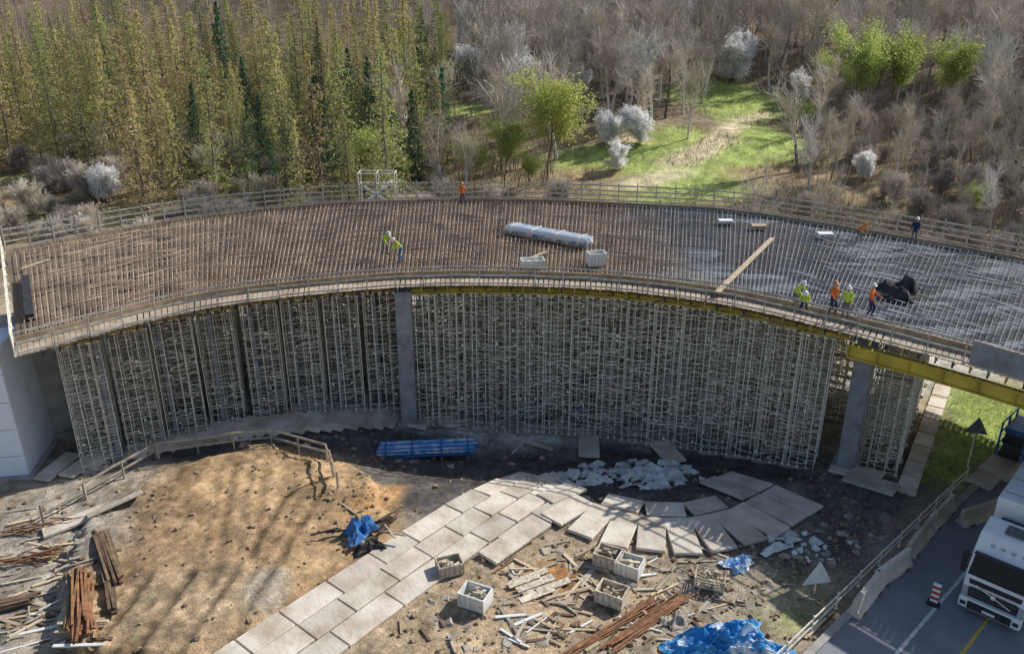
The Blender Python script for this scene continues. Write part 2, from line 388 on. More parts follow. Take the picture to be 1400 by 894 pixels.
mb=ribbon(U0,UE,lambda u:Dm(u,.003,far=True),lambda u:Dm(u,.09,far=True),7.5,8.3,150); obj("edge_board",mb.mesh("edge_board",[M['ply']]),parent=deck)
def walkway(far):
    mb=MB()
    us=arc(U0,UE,.26,lambda u:Dm(u,.7,far=far))
    for u in us[:-1]:
        a=Dm(u,.1,7.86+R(-.01,.01),far); b2=Dm(u,1.55+R(-.05,.05),7.86,far); mb.beam(a,b2,.235,.05)
    return mb
wk=mat("walkway_boards",(.50,.41,.32),(.29,.235,.18),1.2,world=True)
obj("walkway",walkway(False).mesh("walkway",[wk]),parent=deck)
obj("walkway",walkway(True).mesh("walkway",[wk]),parent=deck)
def brk(m):
    mb=MB(); mb.box((0,0,.0),(.09,2.6,.05)); mb.box((0,0,-.10),(.05,2.6,.15)); mb.box((0,0,-.20),(.09,2.6,.05))
    mb.tube((0,-1.0,-.22),(0,1.0,-.9),.03,n=4)
    return mb.mesh("bracket",[m])
bry=brk(M['yel']); brd=brk(M['dark'])
for i,u in enumerate(arc(.15,UE,.72,lambda u:Dm(u,.7))):
    a=Dm(u,.35,7.80); d=Dm(u,1.3)-Dm(u,0)
    obj("bracket",bry if u>2.95 and i%2 else brd,a,deck,rz=math.atan2(-d.x,d.y)+math.pi)
mb=ribbon(2.95,7.1,lambda u:Dm(u,.95),lambda u:Dm(u,1.03),7.34,7.50,90); mb=ribbon(2.95,7.1,lambda u:Dm(u,.2),lambda u:Dm(u,.3),7.28,7.50,90,mb=mb)
obj("edge_beam",mb.mesh("edge_beam",[M['yel']]),parent=deck)
for off,u0 in ((1.35,7.1),(-4,7.3),(-9,7.35),(-14,7.4)):
    mb=MB(); uu=[u0+(UE-u0)*i/14 for i in range(15)]
    for z,w,h in ((7.30,.34,.06),(6.98,.05,.58),(6.66,.34,.06)):
        for a,b2 in zip(uu[:-1],uu[1:]): mb.beam(Dm(a,off,z),Dm(b2,off,z),w,h)
    for a in uu[::1]: mb.beam(Dm(a,off+.1,6.7),Dm(a,off+.1,7.25),.03,.16)
    obj("girder",mb.mesh("girder",[M['yelg']]),parent=deck)

# rebar mat
mb=MB()
for u in arc(.08,UE-.05,.25,lambda u:D(u,.4)):
    k=6; sk=R(-.010,.010); pr=D(u,.012,8.12)
    for i in range(1,k+1):
        q=D(u+sk*i/k,.012+.976*i/k,8.12+R(-.03,.03)); mb.tube(pr,q,.024 if u<5.5 else .016,n=3); pr=q
    if u<5.5:                      # rows of stirrups
        for j in range(56):
            if random.random()<.4: continue
            v=.02+.96*(j+R(-.5,.5))/56; p=D(u,v,7.97); mb.tube(p,p+Vector((R(-.12,.12),R(-.12,.12),R(.16,.32))),.017,n=3)
for j in range(44):
    v=.02+.96*j/43+R(-.004,.004)
    n=80; pr=D(.1,v,8.16)
    for i in range(1,n+1):
        u=.1+(UE-.2)*i/n; q=D(u,v+R(-.0015,.0015),8.16+R(-.02,.02)); 
        if random.random()<(.8 if u<5.5 else .5): mb.tube(pr,q,.015 if u<5.9 else .014,n=3)
        pr=q
for u in arc(5.8,UE,.9,lambda u:D(u,.4)):
    for j in range(30):
        v=.02+.96*(j+R(0,.6))/30; p=D(u,v,7.97); mb.tube(p,p+Vector((R(-.05,.05),R(-.05,.05),R(.1,.2))),.014,n=3)
for k in range(380):               # loose bars lying on the grey part
    u=R(6.5,UE-.3); v=R(.03,.95); p=D(u,v,8.2); q=D(u+R(-.05,.05)+.12,v+R(-.02,.02),8.2); mb.tube(p,q,.03,n=3)
for k in range(500):               # loose bars on the rusty part
    u=R(.2,5.7); v=R(.03,.95); p=D(u,v,8.22); q=D(u+R(-.02,.02)+R(.08,.2),v+R(-.01,.01),8.22); mb.tube(p,q,.028,n=3)
for far in (0,1):
    for u in arc(.1,UE-.1,.3,lambda u:D(u,.5)):
        p=D(u,.01 if not far else .99,8.0); mb.tube(p,p+Vector((0,0,.4)),.014,n=3)
        p=D(u,.03 if not far else .97,8.0); mb.tube(p,p+Vector((0,0,.35)),.014,n=3)
o=obj("rebar_mat",mb.mesh("rebar_mat",[M['rebar']])); o["kind"]="stuff"

# ------------------------------------------------------------ railings
def railing(pts,label,h=1.15,rails=(.3,.7,1.1),post_r=.03,step=2.0,m='steel',wood=False,name="safety_railing",cat="railing",group=None,rh=.10):
    base=pts[0]; root=tag(obj(name,None,base),label,cat,group)
    acc=[pts[0]]; 
    for p in pts[1:]:
        while (p-acc[-1]).length>step*1.0001:
            d=(p-acc[-1]).normalized(); acc.append(acc[-1]+d*step)
    if (acc[-1]-pts[-1]).length>.3: acc.append(pts[-1])
    mb=MB()
    if wood: mb.box((0,0,h/2-.1),(.09,.09,h+.2))
    else:
        mb.tube((0,0,-.05),(0,0,h),post_r,n=5); mb.box((0,0,.02),(.12,.12,.04))
    pm=mb.mesh("post",[M[m]])
    for p in acc: obj("post",pm,p-base,root,rz=R(0,.5))
    for z in rails:
        mb=MB()
        for a,b2 in zip(acc[:-1],acc[1:]):
            a2=a-base+Vector((0,0,z+R(-.03,.03))); b3=b2-base+Vector((0,0,z+R(-.03,.03)))
            if wood: mb.beam(a2,b3,.035,.12)
            else: mb.beam(a2,b3,.035,rh)
        obj("rail",mb.mesh("rail",[M[m]]),parent=root)
    return root
railing([Dm(u,1.5,7.88) for u in arc(U0,UE,1.0,lambda u:Dm(u,1.5))],"grey safety railing along the inner edge of the bridge deck",m='rail',step=1.6,rh=.09,rails=(.12,.6,1.1),post_r=.035)
railing([Dm(u,1.5,7.88,True) for u in arc(U0,UE,1.0,lambda u:Dm(u,1.5,far=True))],"grey safety railing along the outer edge of the bridge deck",m='rail',step=1.5,rails=(.2,.6,1.0,1.4),h=1.65,rh=.11,post_r=.045)
e0=Dm(U0,1.5,7.88); e1=Dm(U0,1.5,7.88,True)
dd=(cr(NP,0)-cr(NP,.3)).normalized()*.15; dv=Vector((dd.x,dd.y,0))
railing([e0+(e1-e0)*(i/10)+dv for i in range(11)],"safety railing closing the end of the bridge deck",m='steel',rails=(.3,.7,1.1))
mb=MB(); a=D(.11,.16,7.95); b2=D(.11,.6,7.95); mb.beam(a+Vector((0,0,.2)),b2+Vector((0,0,.2)),.4,.4)  # solid dark box painting the shade of a recess in the deck end
tag(obj("end_recess_shade",mb.mesh("end_recess_shade",[M['dark']])),"dark box standing in for the shaded recess in the end formwork","formwork")

# ------------------------------------------------------------ piers, abutment
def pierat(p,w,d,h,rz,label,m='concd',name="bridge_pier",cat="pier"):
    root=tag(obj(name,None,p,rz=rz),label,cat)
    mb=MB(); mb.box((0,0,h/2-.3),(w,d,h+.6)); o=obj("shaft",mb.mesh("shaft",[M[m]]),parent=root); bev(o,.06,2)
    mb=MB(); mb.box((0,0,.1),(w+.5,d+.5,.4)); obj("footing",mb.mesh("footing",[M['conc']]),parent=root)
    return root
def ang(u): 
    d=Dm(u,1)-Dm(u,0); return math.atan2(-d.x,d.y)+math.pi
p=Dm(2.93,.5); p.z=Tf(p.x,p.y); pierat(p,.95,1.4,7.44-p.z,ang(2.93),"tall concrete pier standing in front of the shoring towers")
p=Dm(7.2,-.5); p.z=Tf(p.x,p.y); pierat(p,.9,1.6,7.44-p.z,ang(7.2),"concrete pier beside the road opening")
for u in (.42,.8,1.18,1.56,1.94,2.32,2.66):  # thin dark blades set in the gaps between the left towers
    p=D(u,.09); p.z=Tf(p.x,p.y); pierat(p,.25,2.6,7.44-p.z,ang(u),"narrow dark concrete blade between shoring towers")
ab=tag(obj("bridge_abutment",None,(-29.6,38.3,0)),"pale concrete abutment block at the end of the bridge","abutment")
mb=MB(); mb.box((0,0,3.4),(7.8,5.8,7.4),top=.95,topy=.88); o=obj("wall",mb.mesh("wall",[M['cwall']]),parent=ab); bev(o,.05,2)
mb=MB(); mb.box((.1,-.1,-.15),(8.2,6.2,.5)); obj("footing",mb.mesh("footing",[M['conc']]),parent=ab)
for j in range(4):
    mb=MB(); z=1.2+j*1.5; mb.box((0,-2.905+.35*(z+.3)/7.4-.004,z),(7.5,.012,.025)); obj("formwork_joint",mb.mesh("formwork_joint",[M['concd']]),parent=ab)
ab.rotation_euler=(0,0,math.radians(10))
p=Vector((-26.0,40.8,0)); pierat(p,4.6,1.2,7.4,math.radians(40),"broad concrete wall pier beside the abutment",m='conc')

# ------------------------------------------------------------ shoring towers
H=7.8
def tower(seed,w=.81):
    random.seed(seed); r_=random.uniform
    root=tag(obj("shoring_tower"),"galvanised steel shoring tower carrying the deck formwork","scaffolding","shoring towers under the bridge deck")
    c=[(-w,-w),(w,-w),(w,w),(-w,w)]
    mb=MB()
    for x,y in [(-w,-w),(-.4,-w),(0,-w),(.4,-w),(w,w),(0,w),(-w,0),(w,0),(-.4,.4),(.4,-.1),(-w,w),(w,-w)]:
        xx=x+r_(-.08,.08); mb.tube((xx,y,0),(xx+r_(-.04,.04),y,H),r_(.016,.026),n=4); mb.box((xx,y,.02),(.16,.16,.04)); mb.box((xx,y,H-.02),(.2,.2,.05))
    obj("upright",mb.mesh("upright",[M['steel']]),parent=root)
    mb=MB(); z=.12
    while z<H:
        for i in range(4):
            a=c[i]; b2=c[(i+1)%4]; ns=3 if i in (0,2) else 2
            for h_ in range(ns):
                if r_(0,1)<.72:
                    t0,t1=h_/ns,(h_+1)/ns
                    p=Vector((a[0]+(b2[0]-a[0])*t0,a[1]+(b2[1]-a[1])*t0,z+r_(-.08,.08))); q=Vector((a[0]+(b2[0]-a[0])*t1,a[1]+(b2[1]-a[1])*t1,z+r_(-.08,.08)))
                    mb.tube(p,q,r_(.012,.023),n=4,mi=0 if r_(0,1)<.7 else 1)
        if r_(0,1)<.5: mb.tube((r_(-w,0),r_(-w,w),z),(r_(0,w),r_(-w,w),z+r_(-.2,.2)),.018,n=4)
        z+=r_(.17,.27)
    for k in range(34):            # couplers, forks
        x=r_(-w,w); mb.box((x,random.choice((-w,w,-w)),r_(.2,H-.3)),(r_(.04,.14),.07,r_(.04,.12)),mi=0)
    for k in range(5): 
        if r_(0,1)<.5: mb.box((0,r_(-.3,.3),H*(k+.6)/5),(1.5,.27,.05),mi=1)
    obj("ledger",mb.mesh("ledger",[M['steel'],M['steel2']]),parent=root)
    mb=MB(); z=.2; k=0
    while z<H-1.2:
        for i in range(4):
            a=c[i]; b2=c[(i+1)%4]
            if (k+i)%2: a,b2=b2,a
            if r_(0,1)<.7: mb.tube((*a,z),(*b2,z+r_(.8,1.3)),.014,n=4)
        z+=1.0; k+=1
    obj("brace",mb.mesh("brace",[M['steel2']]),parent=root)
    for yy,zz,ll in ((-w,-.06,1.9),(w,-.06,1.9),(-w,H+.06,1.6),(w,H+.06,1.6)):
        mb=MB(); mb.box((0,yy,zz),(ll,.28 if zz<0 else .1,.12)); obj("sill_beam",mb.mesh("sill_beam",[M['wood2'] if zz<0 else M['yel']]),parent=root)
    return Proto(root)
TW=[tower(s) for s in range(1,10)]; random.seed(11)
cnt=0
def place_tower(u,m,sx=1.0,j=.0,rj=.03):
    global cnt
    p=Dm(u,-m)
    z=Tf(p.x,p.y)+.13; sc=(7.22-z)/H
    random.choice(TW).place((p.x+R(-j,j),p.y+R(-j,j),z),(0,0,ang(u)+R(-rj,rj)),(sx,1,sc)); cnt+=1
for i,u in enumerate(arc(.33,2.75,2.3,lambda u:Dm(u,0))):
    for m in (.6,2.5,4.6,6.8,9.2,12,15): place_tower(u+R(-.01,.01),m,R(1.12,1.22))
for row,m in enumerate((-.3,1.6,3.6,5.8,8.2,10.8,13.4,15.8)):
    for u in arc(3.10+(row%2)*.13,7.02,1.63,lambda u:Dm(u,-m)): place_tower(u,m,j=.06)
for m in (1.2,3.0,4.8,6.6,8.4,10.2,12.0,13.8): place_tower(7.38,m,1.15)
print("towers",cnt)
mb=MB(); a=Dm(7.58,.8); b2=Dm(7.58,-15.5); 
for i in range(9):
    p=a+(b2-a)*(i/9+.002); q=a+(b2-a)*((i+1)/9-.01); z=Tf(p.x,p.y)
    mb.beam((p.x,p.y,z),(q.x,q.y,Tf(q.x,q.y)),.9,.3)
tag(obj("foundation_strip",mb.mesh("foundation_strip",[M['slab']])),"concrete foundation strip under the outermost shoring towers","foundation")

# ------------------------------------------------------------ concrete slabs
slabm={}
def slab(x,y,a,L_,W_,lift=.0,label="grey precast concrete road slab lying on the soil",group="precast slabs of the site track"):
    key=(round(L_,1),round(W_,2))
    if key not in slabm:
        mb=MB(); mb.box((0,0,0),(L_-.05,W_-.05,.16)); slabm[key]=mb.mesh("concrete_slab",[M['slab']])
    ca,sa=math.cos(a),math.sin(a)
    def hz(u,v): return Tf(x+ca*u-sa*v,y+sa*u+ca*v)
    h=[hz(L_/2,0),hz(-L_/2,0),hz(0,W_/2),hz(0,-W_/2)]
    X1=Vector((ca*L_,sa*L_,h[0]-h[1])).normalized(); Y1=Vector((-sa*W_,ca*W_,h[2]-h[3])).normalized(); Z1=X1.cross(Y1).normalized(); Y1=Z1.cross(X1)
    o=obj("concrete_slab",slabm[key],(x,y,max(sum(h)/4,Tf(x,y))+.08+lift+R(0,.025)))
    o.rotation_euler=Matrix((X1,Y1,Z1)).transposed().to_euler(); bev(o,.03)
    o.rotation_euler.z+=R(-.015,.015); o.rotation_euler.x+=R(-.012,.012)
    return tag(o,label,"concrete slab",group)
pa=math.atan2(.773,.634)
def pathp(s,q): return (-11.2+.634*s+.773*q, 23.8+.773*s-.634*q)
for j in range(3):
    s=-2.2+[0,.5,.2][j]
    while s<17.6:
        Ls=random.choice((2.0,2.0,2.4,2.9))
        x,y=pathp(s+Ls/2,.62+1.24*j+R(-.02,.02)); slab(x,y,pa,Ls,1.24)
        s+=Ls
for s in (12.0,14.5):
    x,y=pathp(s+1.2,4.42); slab(x,y,pa-.04,2.5,1.3,lift=.02)
cx,cy=7.7,37.9
for k in range(7):
    a=math.radians(225+k*11.6); slab(cx+7.0*math.cos(a),cy+7.0*math.sin(a),a,2.7,1.36,lift=.03)
for k in range(3):
    a=math.radians(243+k*24); slab(cx+4.95*math.cos(a),cy+4.95*math.sin(a),a+math.pi/2,1.95,1.2,lift=.03)
a0=math.radians(-52)
p0=site(1036,714)
for i in range(3):
    for j in range(2):
        if (i,j)==(0,1): continue
        x=p0.x+i*1.36*math.cos(a0+math.pi/2)-j*2.8*math.cos(a0); y=p0.y+i*1.36*math.sin(a0+math.pi/2)-j*2.8*math.sin(a0); slab(x,y,a0,2.75,1.33,lift=.04)
for px,py,an,L_,W_ in ((805,614,85,2.9,1.3),(912,622,100,2.9,1.3),(735,612,-35,2.2,.4),(690,752,48,2.4,1.2),(768,678,38,2.4,1.3)):
    p=site(px,py); slab(p.x,p.y,math.radians(an),L_,W_,lift=.08)
for px,py,an in ((80,632,80),(115,628,75),(140,618,80),(165,612,30),(200,604,80),(228,597,80),(246,594,78),(262,590,75),(280,588,75),(297,586,75),(315,583,72),(332,580,70),(350,578,70),(366,576,70),(384,574,72),(400,572,75),(418,571,75),(437,570,80),(453,569,80),(468,568,80),(487,567,82),(505,566,85),(520,566,85),(535,565,85),(575,567,85),(615,572,-5),(158,684,35),(100,710,35),(1170,640,-40),(1190,655,-42),(1350,645,40),(1385,640,40),(1365,630,40)):
    p=site(px,py+9); slab(p.x,p.y,math.radians(an),2.6,1.0 if px<560 else 1.25,lift=.05,label="grey concrete slab at the foot of the shoring",group="slabs under the shoring")

# ------------------------------------------------------------ rubble, clods (stuff)
def chunks(name,spots,m,n,s0,s1,flat=.4,pw=1):
    mb=MB()
    for (x,y,rx,ry,kk) in spots:
        for i in range(int(n*kk)):
            r=math.sqrt(random.random()); t=R(0,6.28); px=x+rx*r*math.cos(t); py=y+ry*r*math.sin(t)
            s=s0+(s1-s0)*random.random()**pw; o=len(mb.v)
            rot=Matrix.Rotation(R(0,6.28),3,'Z')@Matrix.Rotation(R(-.6,.6),3,'X')
            mb.box((px,py,Tf(px,py)+s*flat*.3),(s,s*R(.5,1.1),s*flat*R(.5,1.3)),rot,top=R(.5,1))
            for q in range(o,o+8):
                v=mb.v[q]; mb.v[q]=(v[0]+R(-.12,.12)*s,v[1]+R(-.12,.12)*s,v[2]+R(-.08,.08)*s)
    o=obj(name,mb.mesh(name,[m])); o["kind"]="stuff"
p=site(870,648)
chunks("concrete_rubble",[(p.x,p.y,3.8,2.6,1.2),(p.x-3.2,p.y-1,1.6,1.2,.4),(13.6,30.2,2,1.2,.15),(p.x+.3,p.y-.4,2.2,1.3,.6)],M['rub'],170,.06,.75,.20,pw=2.2)
chunks("soil_clods",[(-13,30,7,8,1.0),(-8,33,2,3,.5),(-21,29,5,8,1.6),(1,27,8,4,2.4),(9,27,5,3,1.3),(14,31,4,3,1.5),(19,36,5,2.5,1),(0,36,14,4,1.2),(-14,40,12,2.5,.7)],M['stone'],500,.02,.24,.7,pw=6)
chunks("site_debris",[(2,27,7,3.5,2.2),(-21,27,4,5,1.2),(9,28,3,2,1.0),(-9,41,12,2,.5),(14,31,4,2,.8)],M['wood2'],130,.05,.5,.12,pw=2.5)

# ------------------------------------------------------------ fences on the ground
def poly(pts,dz=0): return [site(*p)+Vector((0,0,dz)) for p in pts]
railing(poly([(60,715),(110,688),(160,662),(215,628)]),"grey timber site fence beside the dirt platform",h=1.0,rails=(.5,.95),step=2.2,m='wood2',wood=True,name="timber_fence",cat="fence")
railing(poly([(218,628),(260,622),(310,615),(360,608),(405,606),(455,632),(462,668)]),"weathered timber fence along the edge of the dirt platform",h=1.0,rails=(.5,.95),step=2.0,m='wood2',wood=True,name="timber_fence",cat="fence")
railing([rp(s,.2,Tf(*rp(s,.2).xy)) for s in np.arange(-6,18.5,1)],"galvanised guard rail along the road",h=.85,rails=(.35,.7),step=2.0,name="guard_rail",cat="guard rail")

def barrier():
    root=tag(obj("concrete_barrier"),"grey precast concrete barrier on the road shoulder","barrier","concrete barriers beside the road")
    mb=MB(); pr=[(-.3,0),(.3,0),(.3,.12),(.14,.36),(.09,.85),(-.09,.85),(-.14,.36),(-.3,.12)]
    mb.prof(pr,-1.3,1.3); o=obj("body",mb.mesh("body",[M['slab']]),parent=root); bev(o,.02)
    for x in (-.8,.8):
        for y in (-.303,.303): 
            mb=MB(); mb.box((x,y,.06),(.35,.012,.09)); obj("lifting_slot",mb.mesh("lifting_slot",[M['black']]),parent=root)
    return Proto(root)
JB=barrier(); ra=math.atan2(RD[1],RD[0])
for px,py,a in ((1182,824,.07),(1217,788,-.10),(1254,746,.05),(1284,712,0),(1338,712,-.35)):
    p=site(px,py); JB.place((p.x,p.y,.0),(0,0,ra+a))

# ------------------------------------------------------------ truck
def build_truck(loc,rz):
    root=tag(obj("articulated_truck",None,loc,rz=rz),"white articulated truck with high cab driving on the road","truck")
    pr=[(.0,.75),(-.04,1.35),(.02,1.80),(.32,2.72),(.95,3.40),(2.2,3.60),(2.25,.95),(1.9,.95),(1.75,1.12),(.95,1.12),(.8,.75)]
    mb=MB(); mb.prof(pr,-1.22,1.22)
    cab=obj("cab",mb.mesh("cab",[M['white']]),parent=root); bev(cab,.12,3)
    def panel(name,x0,x1,z0,z1,off,m,x0t=None,x1t=None,th=.02,parent=cab):
        def yy(z):
            P=[(.3,.0),(.75,.0),(1.35,-.04),(1.80,.02),(2.72,.32),(3.40,.95)]
            for (za,ya),(zb,yb) in zip(P[:-1],P[1:]):
                if za<=z<=zb: return ya+(yb-ya)*(z-za)/(zb-za)
            return .0
        x0t=x0 if x0t is None else x0t; x1t=x1 if x1t is None else x1t
        mb=MB(); vs=[]
        for o_ in (off,off-th-.03):
            vs+=[(x0,yy(z0)-o_,z0),(x1,yy(z0)-o_,z0),(x1t,yy(z1)-o_,z1),(x0t,yy(z1)-o_,z1)]
        mb.add(vs,[(0,1,2,3),(7,6,5,4),(0,4,5,1),(1,5,6,2),(2,6,7,3),(3,7,4,0)])
        return obj(name,mb.mesh(name,[m]),parent=parent)
    panel("windscreen",-1.14,1.14,1.80,2.71,.03,M['glass'],-1.08,1.08)
    panel("grille",-.94,.94,.80,1.62,.03,M['dark'],-1.02,1.02)
    for i in range(4): panel("grille_slat",-.88,.88,.95+i*.16,.98+i*.16,.06,M['gcloth'])
    mb=MB(); mb.box((0,-.12,1.22),(1.5,.03,.04),Matrix.Rotation(math.radians(20),3,'Y')); mb.tube((0,-.11,1.22),(0,-.15,1.22),.10,n=16)
    obj("emblem",mb.mesh("emblem",[M['steel']]),parent=cab)
    mb=MB(); mb.box((0,-.02,.52),(2.44,.42,.5)); o=obj("bumper",mb.mesh("bumper",[M['white']]),parent=root); bev(o,.08,2)
    mb=MB(); mb.box((0,-.235,.52),(1.7,.03,.36)); obj("air_intake",mb.mesh("air_intake",[M['dark']]),parent=root)
    mb=MB(); mb.box((0,-.262,.48),(.5,.015,.11)); obj("licence_plate",mb.mesh("licence_plate",[M['white']]),parent=root)
    for sx in (-1,1):
        mb=MB(); mb.box((sx*1.08,-.07,1.0),(.22,.1,.5),top=.8); obj("headlight",mb.mesh("headlight",[M['lamp']]),parent=cab)
        mb=MB(); mb.box((sx*1.02,-.24,.52),(.22,.03,.16)); obj("fog_lamp",mb.mesh("fog_lamp",[M['dark']]),parent=root)
        mb=MB(); mb.box((sx*1.42,.28,2.25),(.2,.14,.75)); mb.box((sx*1.42,.28,1.75),(.18,.14,.2)); mb.beam((sx*1.2,.3,2.5),(sx*1.42,.3,2.5),.05,.05); mb.beam((sx*1.2,.3,1.9),(sx*1.42,.3,1.9),.05,.05)
        obj("mirror",mb.mesh("mirror",[M['dark']]),parent=cab)
        mb=MB(); x=sx*1.228
        mb.add([(x,.45,1.9),(x,1.35,1.9),(x,1.35,2.65),(x,.65,2.65)],[(0,1,2,3)]); obj("side_window",mb.mesh("side_window",[M['glass']]),parent=cab)
        mb=MB(); mb.box((sx*1.23,1.4,1.9),(.012,.02,1.6)); mb.box((sx*1.24,1.25,1.75),(.03,.16,.04)); obj("door_handle",mb.mesh("door_handle",[M['dark']]),parent=cab)
        mb=MB(); mb.box((sx*1.12,3.4,.8),(.25,1.4,.5)); obj("fuel_tank",mb.mesh("fuel_tank",[M['steel']]),parent=root)
    mb=MB(); mb.box((0,.16,2.80),(2.2,.35,.05),Matrix.Rotation(math.radians(-15),3,'X')); obj("sun_visor",mb.mesh("sun_visor",[M['dark']]),parent=cab)
    mb=MB(); mb.box((0,1.55,3.55),(.8,.6,.06),Matrix.Rotation(math.radians(9),3,'X')); obj("roof_hatch",mb.mesh("roof_hatch",[M['gcloth']]),parent=cab)
    for i in (-.6,-.2,.2,.6):
        mb=MB(); mb.box((i,.60,3.10),(.16,.06,.07)); obj("roof_lamp",mb.mesh("roof_lamp",[M['lamp']]),parent=cab)
    for i in (-.4,.4):
        mb=MB(); mb.box((i,-.03,1.85),(.7,.02,.02)); obj("wiper",mb.mesh("wiper",[M['black']]),parent=cab)
    mb=MB(); mb.box((0,4.3,.85),(.9,7,.25)); obj("chassis",mb.mesh("chassis",[M['dark']]),parent=root)
    tr=MB(); tr.box((0,9.9,2.62),(2.55,13.4,2.75)); o=obj("trailer",tr.mesh("trailer",[M['white']]),parent=root); bev(o,.05,2)
    for i in range(9):
        mb=MB(); mb.box((0,3.9+i*1.5,4.003),(2.4,.05,.012)); obj("roof_seam",mb.mesh("roof_seam",[M['gcloth']]),parent=o)
    for sx in (-1,1):
        mb=MB(); mb.box((sx*1.28,9.9,1.35),(.01,13.2,.12)); obj("trim",mb.mesh("trim",[M['gcloth']]),parent=o)
    mb=MB(); mb.box((0,2.9,2.2),(1.8,.3,2.0)); obj("cab_rear_unit",mb.mesh("cab_rear_unit",[M['dark']]),parent=root)
    for y in (1.35,4.9,11.8,13.1,14.4):
        for sx in (-1,1):
            mb=MB(); mb.tube((sx*.88,y,.5),(sx*1.22,y,.5),.5,n=24); w=obj("wheel",mb.mesh("wheel",[M['black']]),parent=root)
            mb=MB(); mb.tube((sx*1.1,y,.5),(sx*1.235,y,.5),.28,n=16); mb.tube((sx*1.2,y,.5),(sx*1.27,y,.5),.1,n=10); obj("rim",mb.mesh("rim",[M['steel']]),parent=w)
    root.scale=(.93,.93,.97)
    return root
p=site(1349,850)
build_truck((p.x,p.y,0),math.atan2(RD[1],RD[0])-math.pi/2+math.radians(3))

p=site(1275,828); dl=tag(obj("traffic_delineator",None,(p.x,p.y,0),rz=math.radians(-38)),"red and white striped traffic delineator on a rubber foot","traffic delineator")
mb=MB(); mb.box((0,0,.06),(.5,.4,.12),top=.8); obj("foot",mb.mesh("foot",[M['black']]),parent=dl)
mb=MB(); 
for i in range(7): mb.box((0,0,.12+.07+i*.13),(.30,.06,.128),mi=i%2)
obj("panel",mb.mesh("panel",[M['white'],M['red']]),parent=dl)

# ------------------------------------------------------------ signs
def tri_sign(px,py,h,s,label,rz,m):
    p=site(px,py); root=tag(obj("road_sign",None,p,rz=rz),label,"road sign")
    mb=MB(); mb.tube((0,0,-.1),(0,0,h),.035,n=8); obj("pole",mb.mesh("pole",[M['steel']]),parent=root)
    mb=MB(); z=h-s*.7; pts=[(-s/2,z),(s/2,z),(0,z+s*.87)]; mb.prof(pts,-.07,-.045)
    mb.beam((-.035,-s*.25,z+.2*s),(-.035,s*.25,z+.2*s),.02,.04)
    obj("plate",mb.mesh("plate",[M[m]]),parent=root); return root
tri_sign(1322,640,2.9,1.1,"dark back of a triangular warning sign on a pole",math.radians(70),'gcloth')
tri_sign(1113,812,1.5,1.3,"white triangular board standing by the guard rail",math.radians(100),'whitep')

# ------------------------------------------------------------ beams, piles, planks
def stack(px,py,a,n,L_,w,h,m,name,label,cat,rows=3,jit=.12,z=None,round_=False):
    p=site(px,py) if z is None else lvl(px,py,z)
    root=tag(obj(name,None,p,rz=math.radians(a)),label,cat)
    per=max(1,math.ceil(n/rows)); k=0
    for r in range(rows):
        for i in range(per-r):
            if k>=n: break
            k+=1; mb=MB()
            y=(i-(per-r-1)/2)*w*1.15+R(-.02,.02); t=R(-jit,jit)*.5; x=R(-jit,jit)*2; LL=L_*R(.8,1)
            A=Vector((x-LL/2*math.cos(t),y-LL/2*math.sin(t),h*(r+.5)+.05)); B=Vector((x+LL/2*math.cos(t),y+LL/2*math.sin(t),h*(r+.5)+.06+R(0,.06)))
            if round_: mb.tube(A,B,w/2,n=6)
            else: mb.beam(A,B,w,h)
            obj("bar" if round_ else "beam",mb.mesh("beam",[M[m]]),parent=root)
    for s in (-.3,.3):
        mb=MB(); mb.box((L_*s,0,.0),(.1,per*w*1.2,.08)); obj("bearer",mb.mesh("bearer",[M['wood2']]),parent=root)
    return root
stack(112,828,-62,26,4.0,.08,.08,'rust',"timber_stack","stack of rusty brown beams lying on the ground","beam stack",rows=3,jit=.3)
stack(148,765,-58,12,4.4,.11,.11,'woodb',"timber_stack","stack of dark long beams on the soil","beam stack",rows=2)
stack(152,820,-60,6,2.4,.12,.11,'woodb',"timber_stack","short dark brown beams on the soil","beam stack",rows=2)
stack(12,772,10,44,1.5,.06,.07,'rust',"rebar_bundle","tangled heap of orange rusty bars on the ground","rebar bundle",rows=7,round_=True,jit=.9)
stack(58,724,20,36,1.2,.06,.06,'rust',"rebar_bundle","small tangled heap of rusty bars beside the fence","rebar bundle",rows=6,round_=True,jit=.9)
stack(18,828,20,9,1.8,.12,.11,'woodb',"timber_stack","brown timbers piled on the ground","beam stack",rows=2)
stack(835,862,38,12,6.0,.06,.05,'rust',"rebar_bundle","long rusty reinforcement bars on the ground","rebar bundle",rows=2,jit=.16,round_=True)
stack(888,850,40,16,5.2,.06,.05,'rust',"rebar_bundle","long rusty reinforcement bars on the ground","rebar bundle",rows=2,jit=.14,round_=True)
stack(735,802,25,7,1.8,.34,.05,'steel2',"panel_stack","stack of grey steel formwork panels on the soil","panel stack",rows=2,jit=.3)
stack(765,560,60,5,4.4,.12,.12,'woodb',"timber_stack","dark timber props below the shoring","beam stack",rows=1)
def plank(px,py,a,L_,m='wood',w=.18,tilt=0,lift=.05,z=None,label="pale timber plank lying on the ground"):
    p=site(px,py) if z is None else lvl(px,py,z); mb=MB(); mb.box((0,0,0),(L_,w,.06))
    o=obj("timber_plank",mb.mesh("timber_plank",[M[m]]),p+Vector((0,0,lift+abs(math.sin(tilt))*L_/2))); o.rotation_euler=(0,tilt,math.radians(a))
    tag(o,label,"plank","loose planks on the building site"); return o
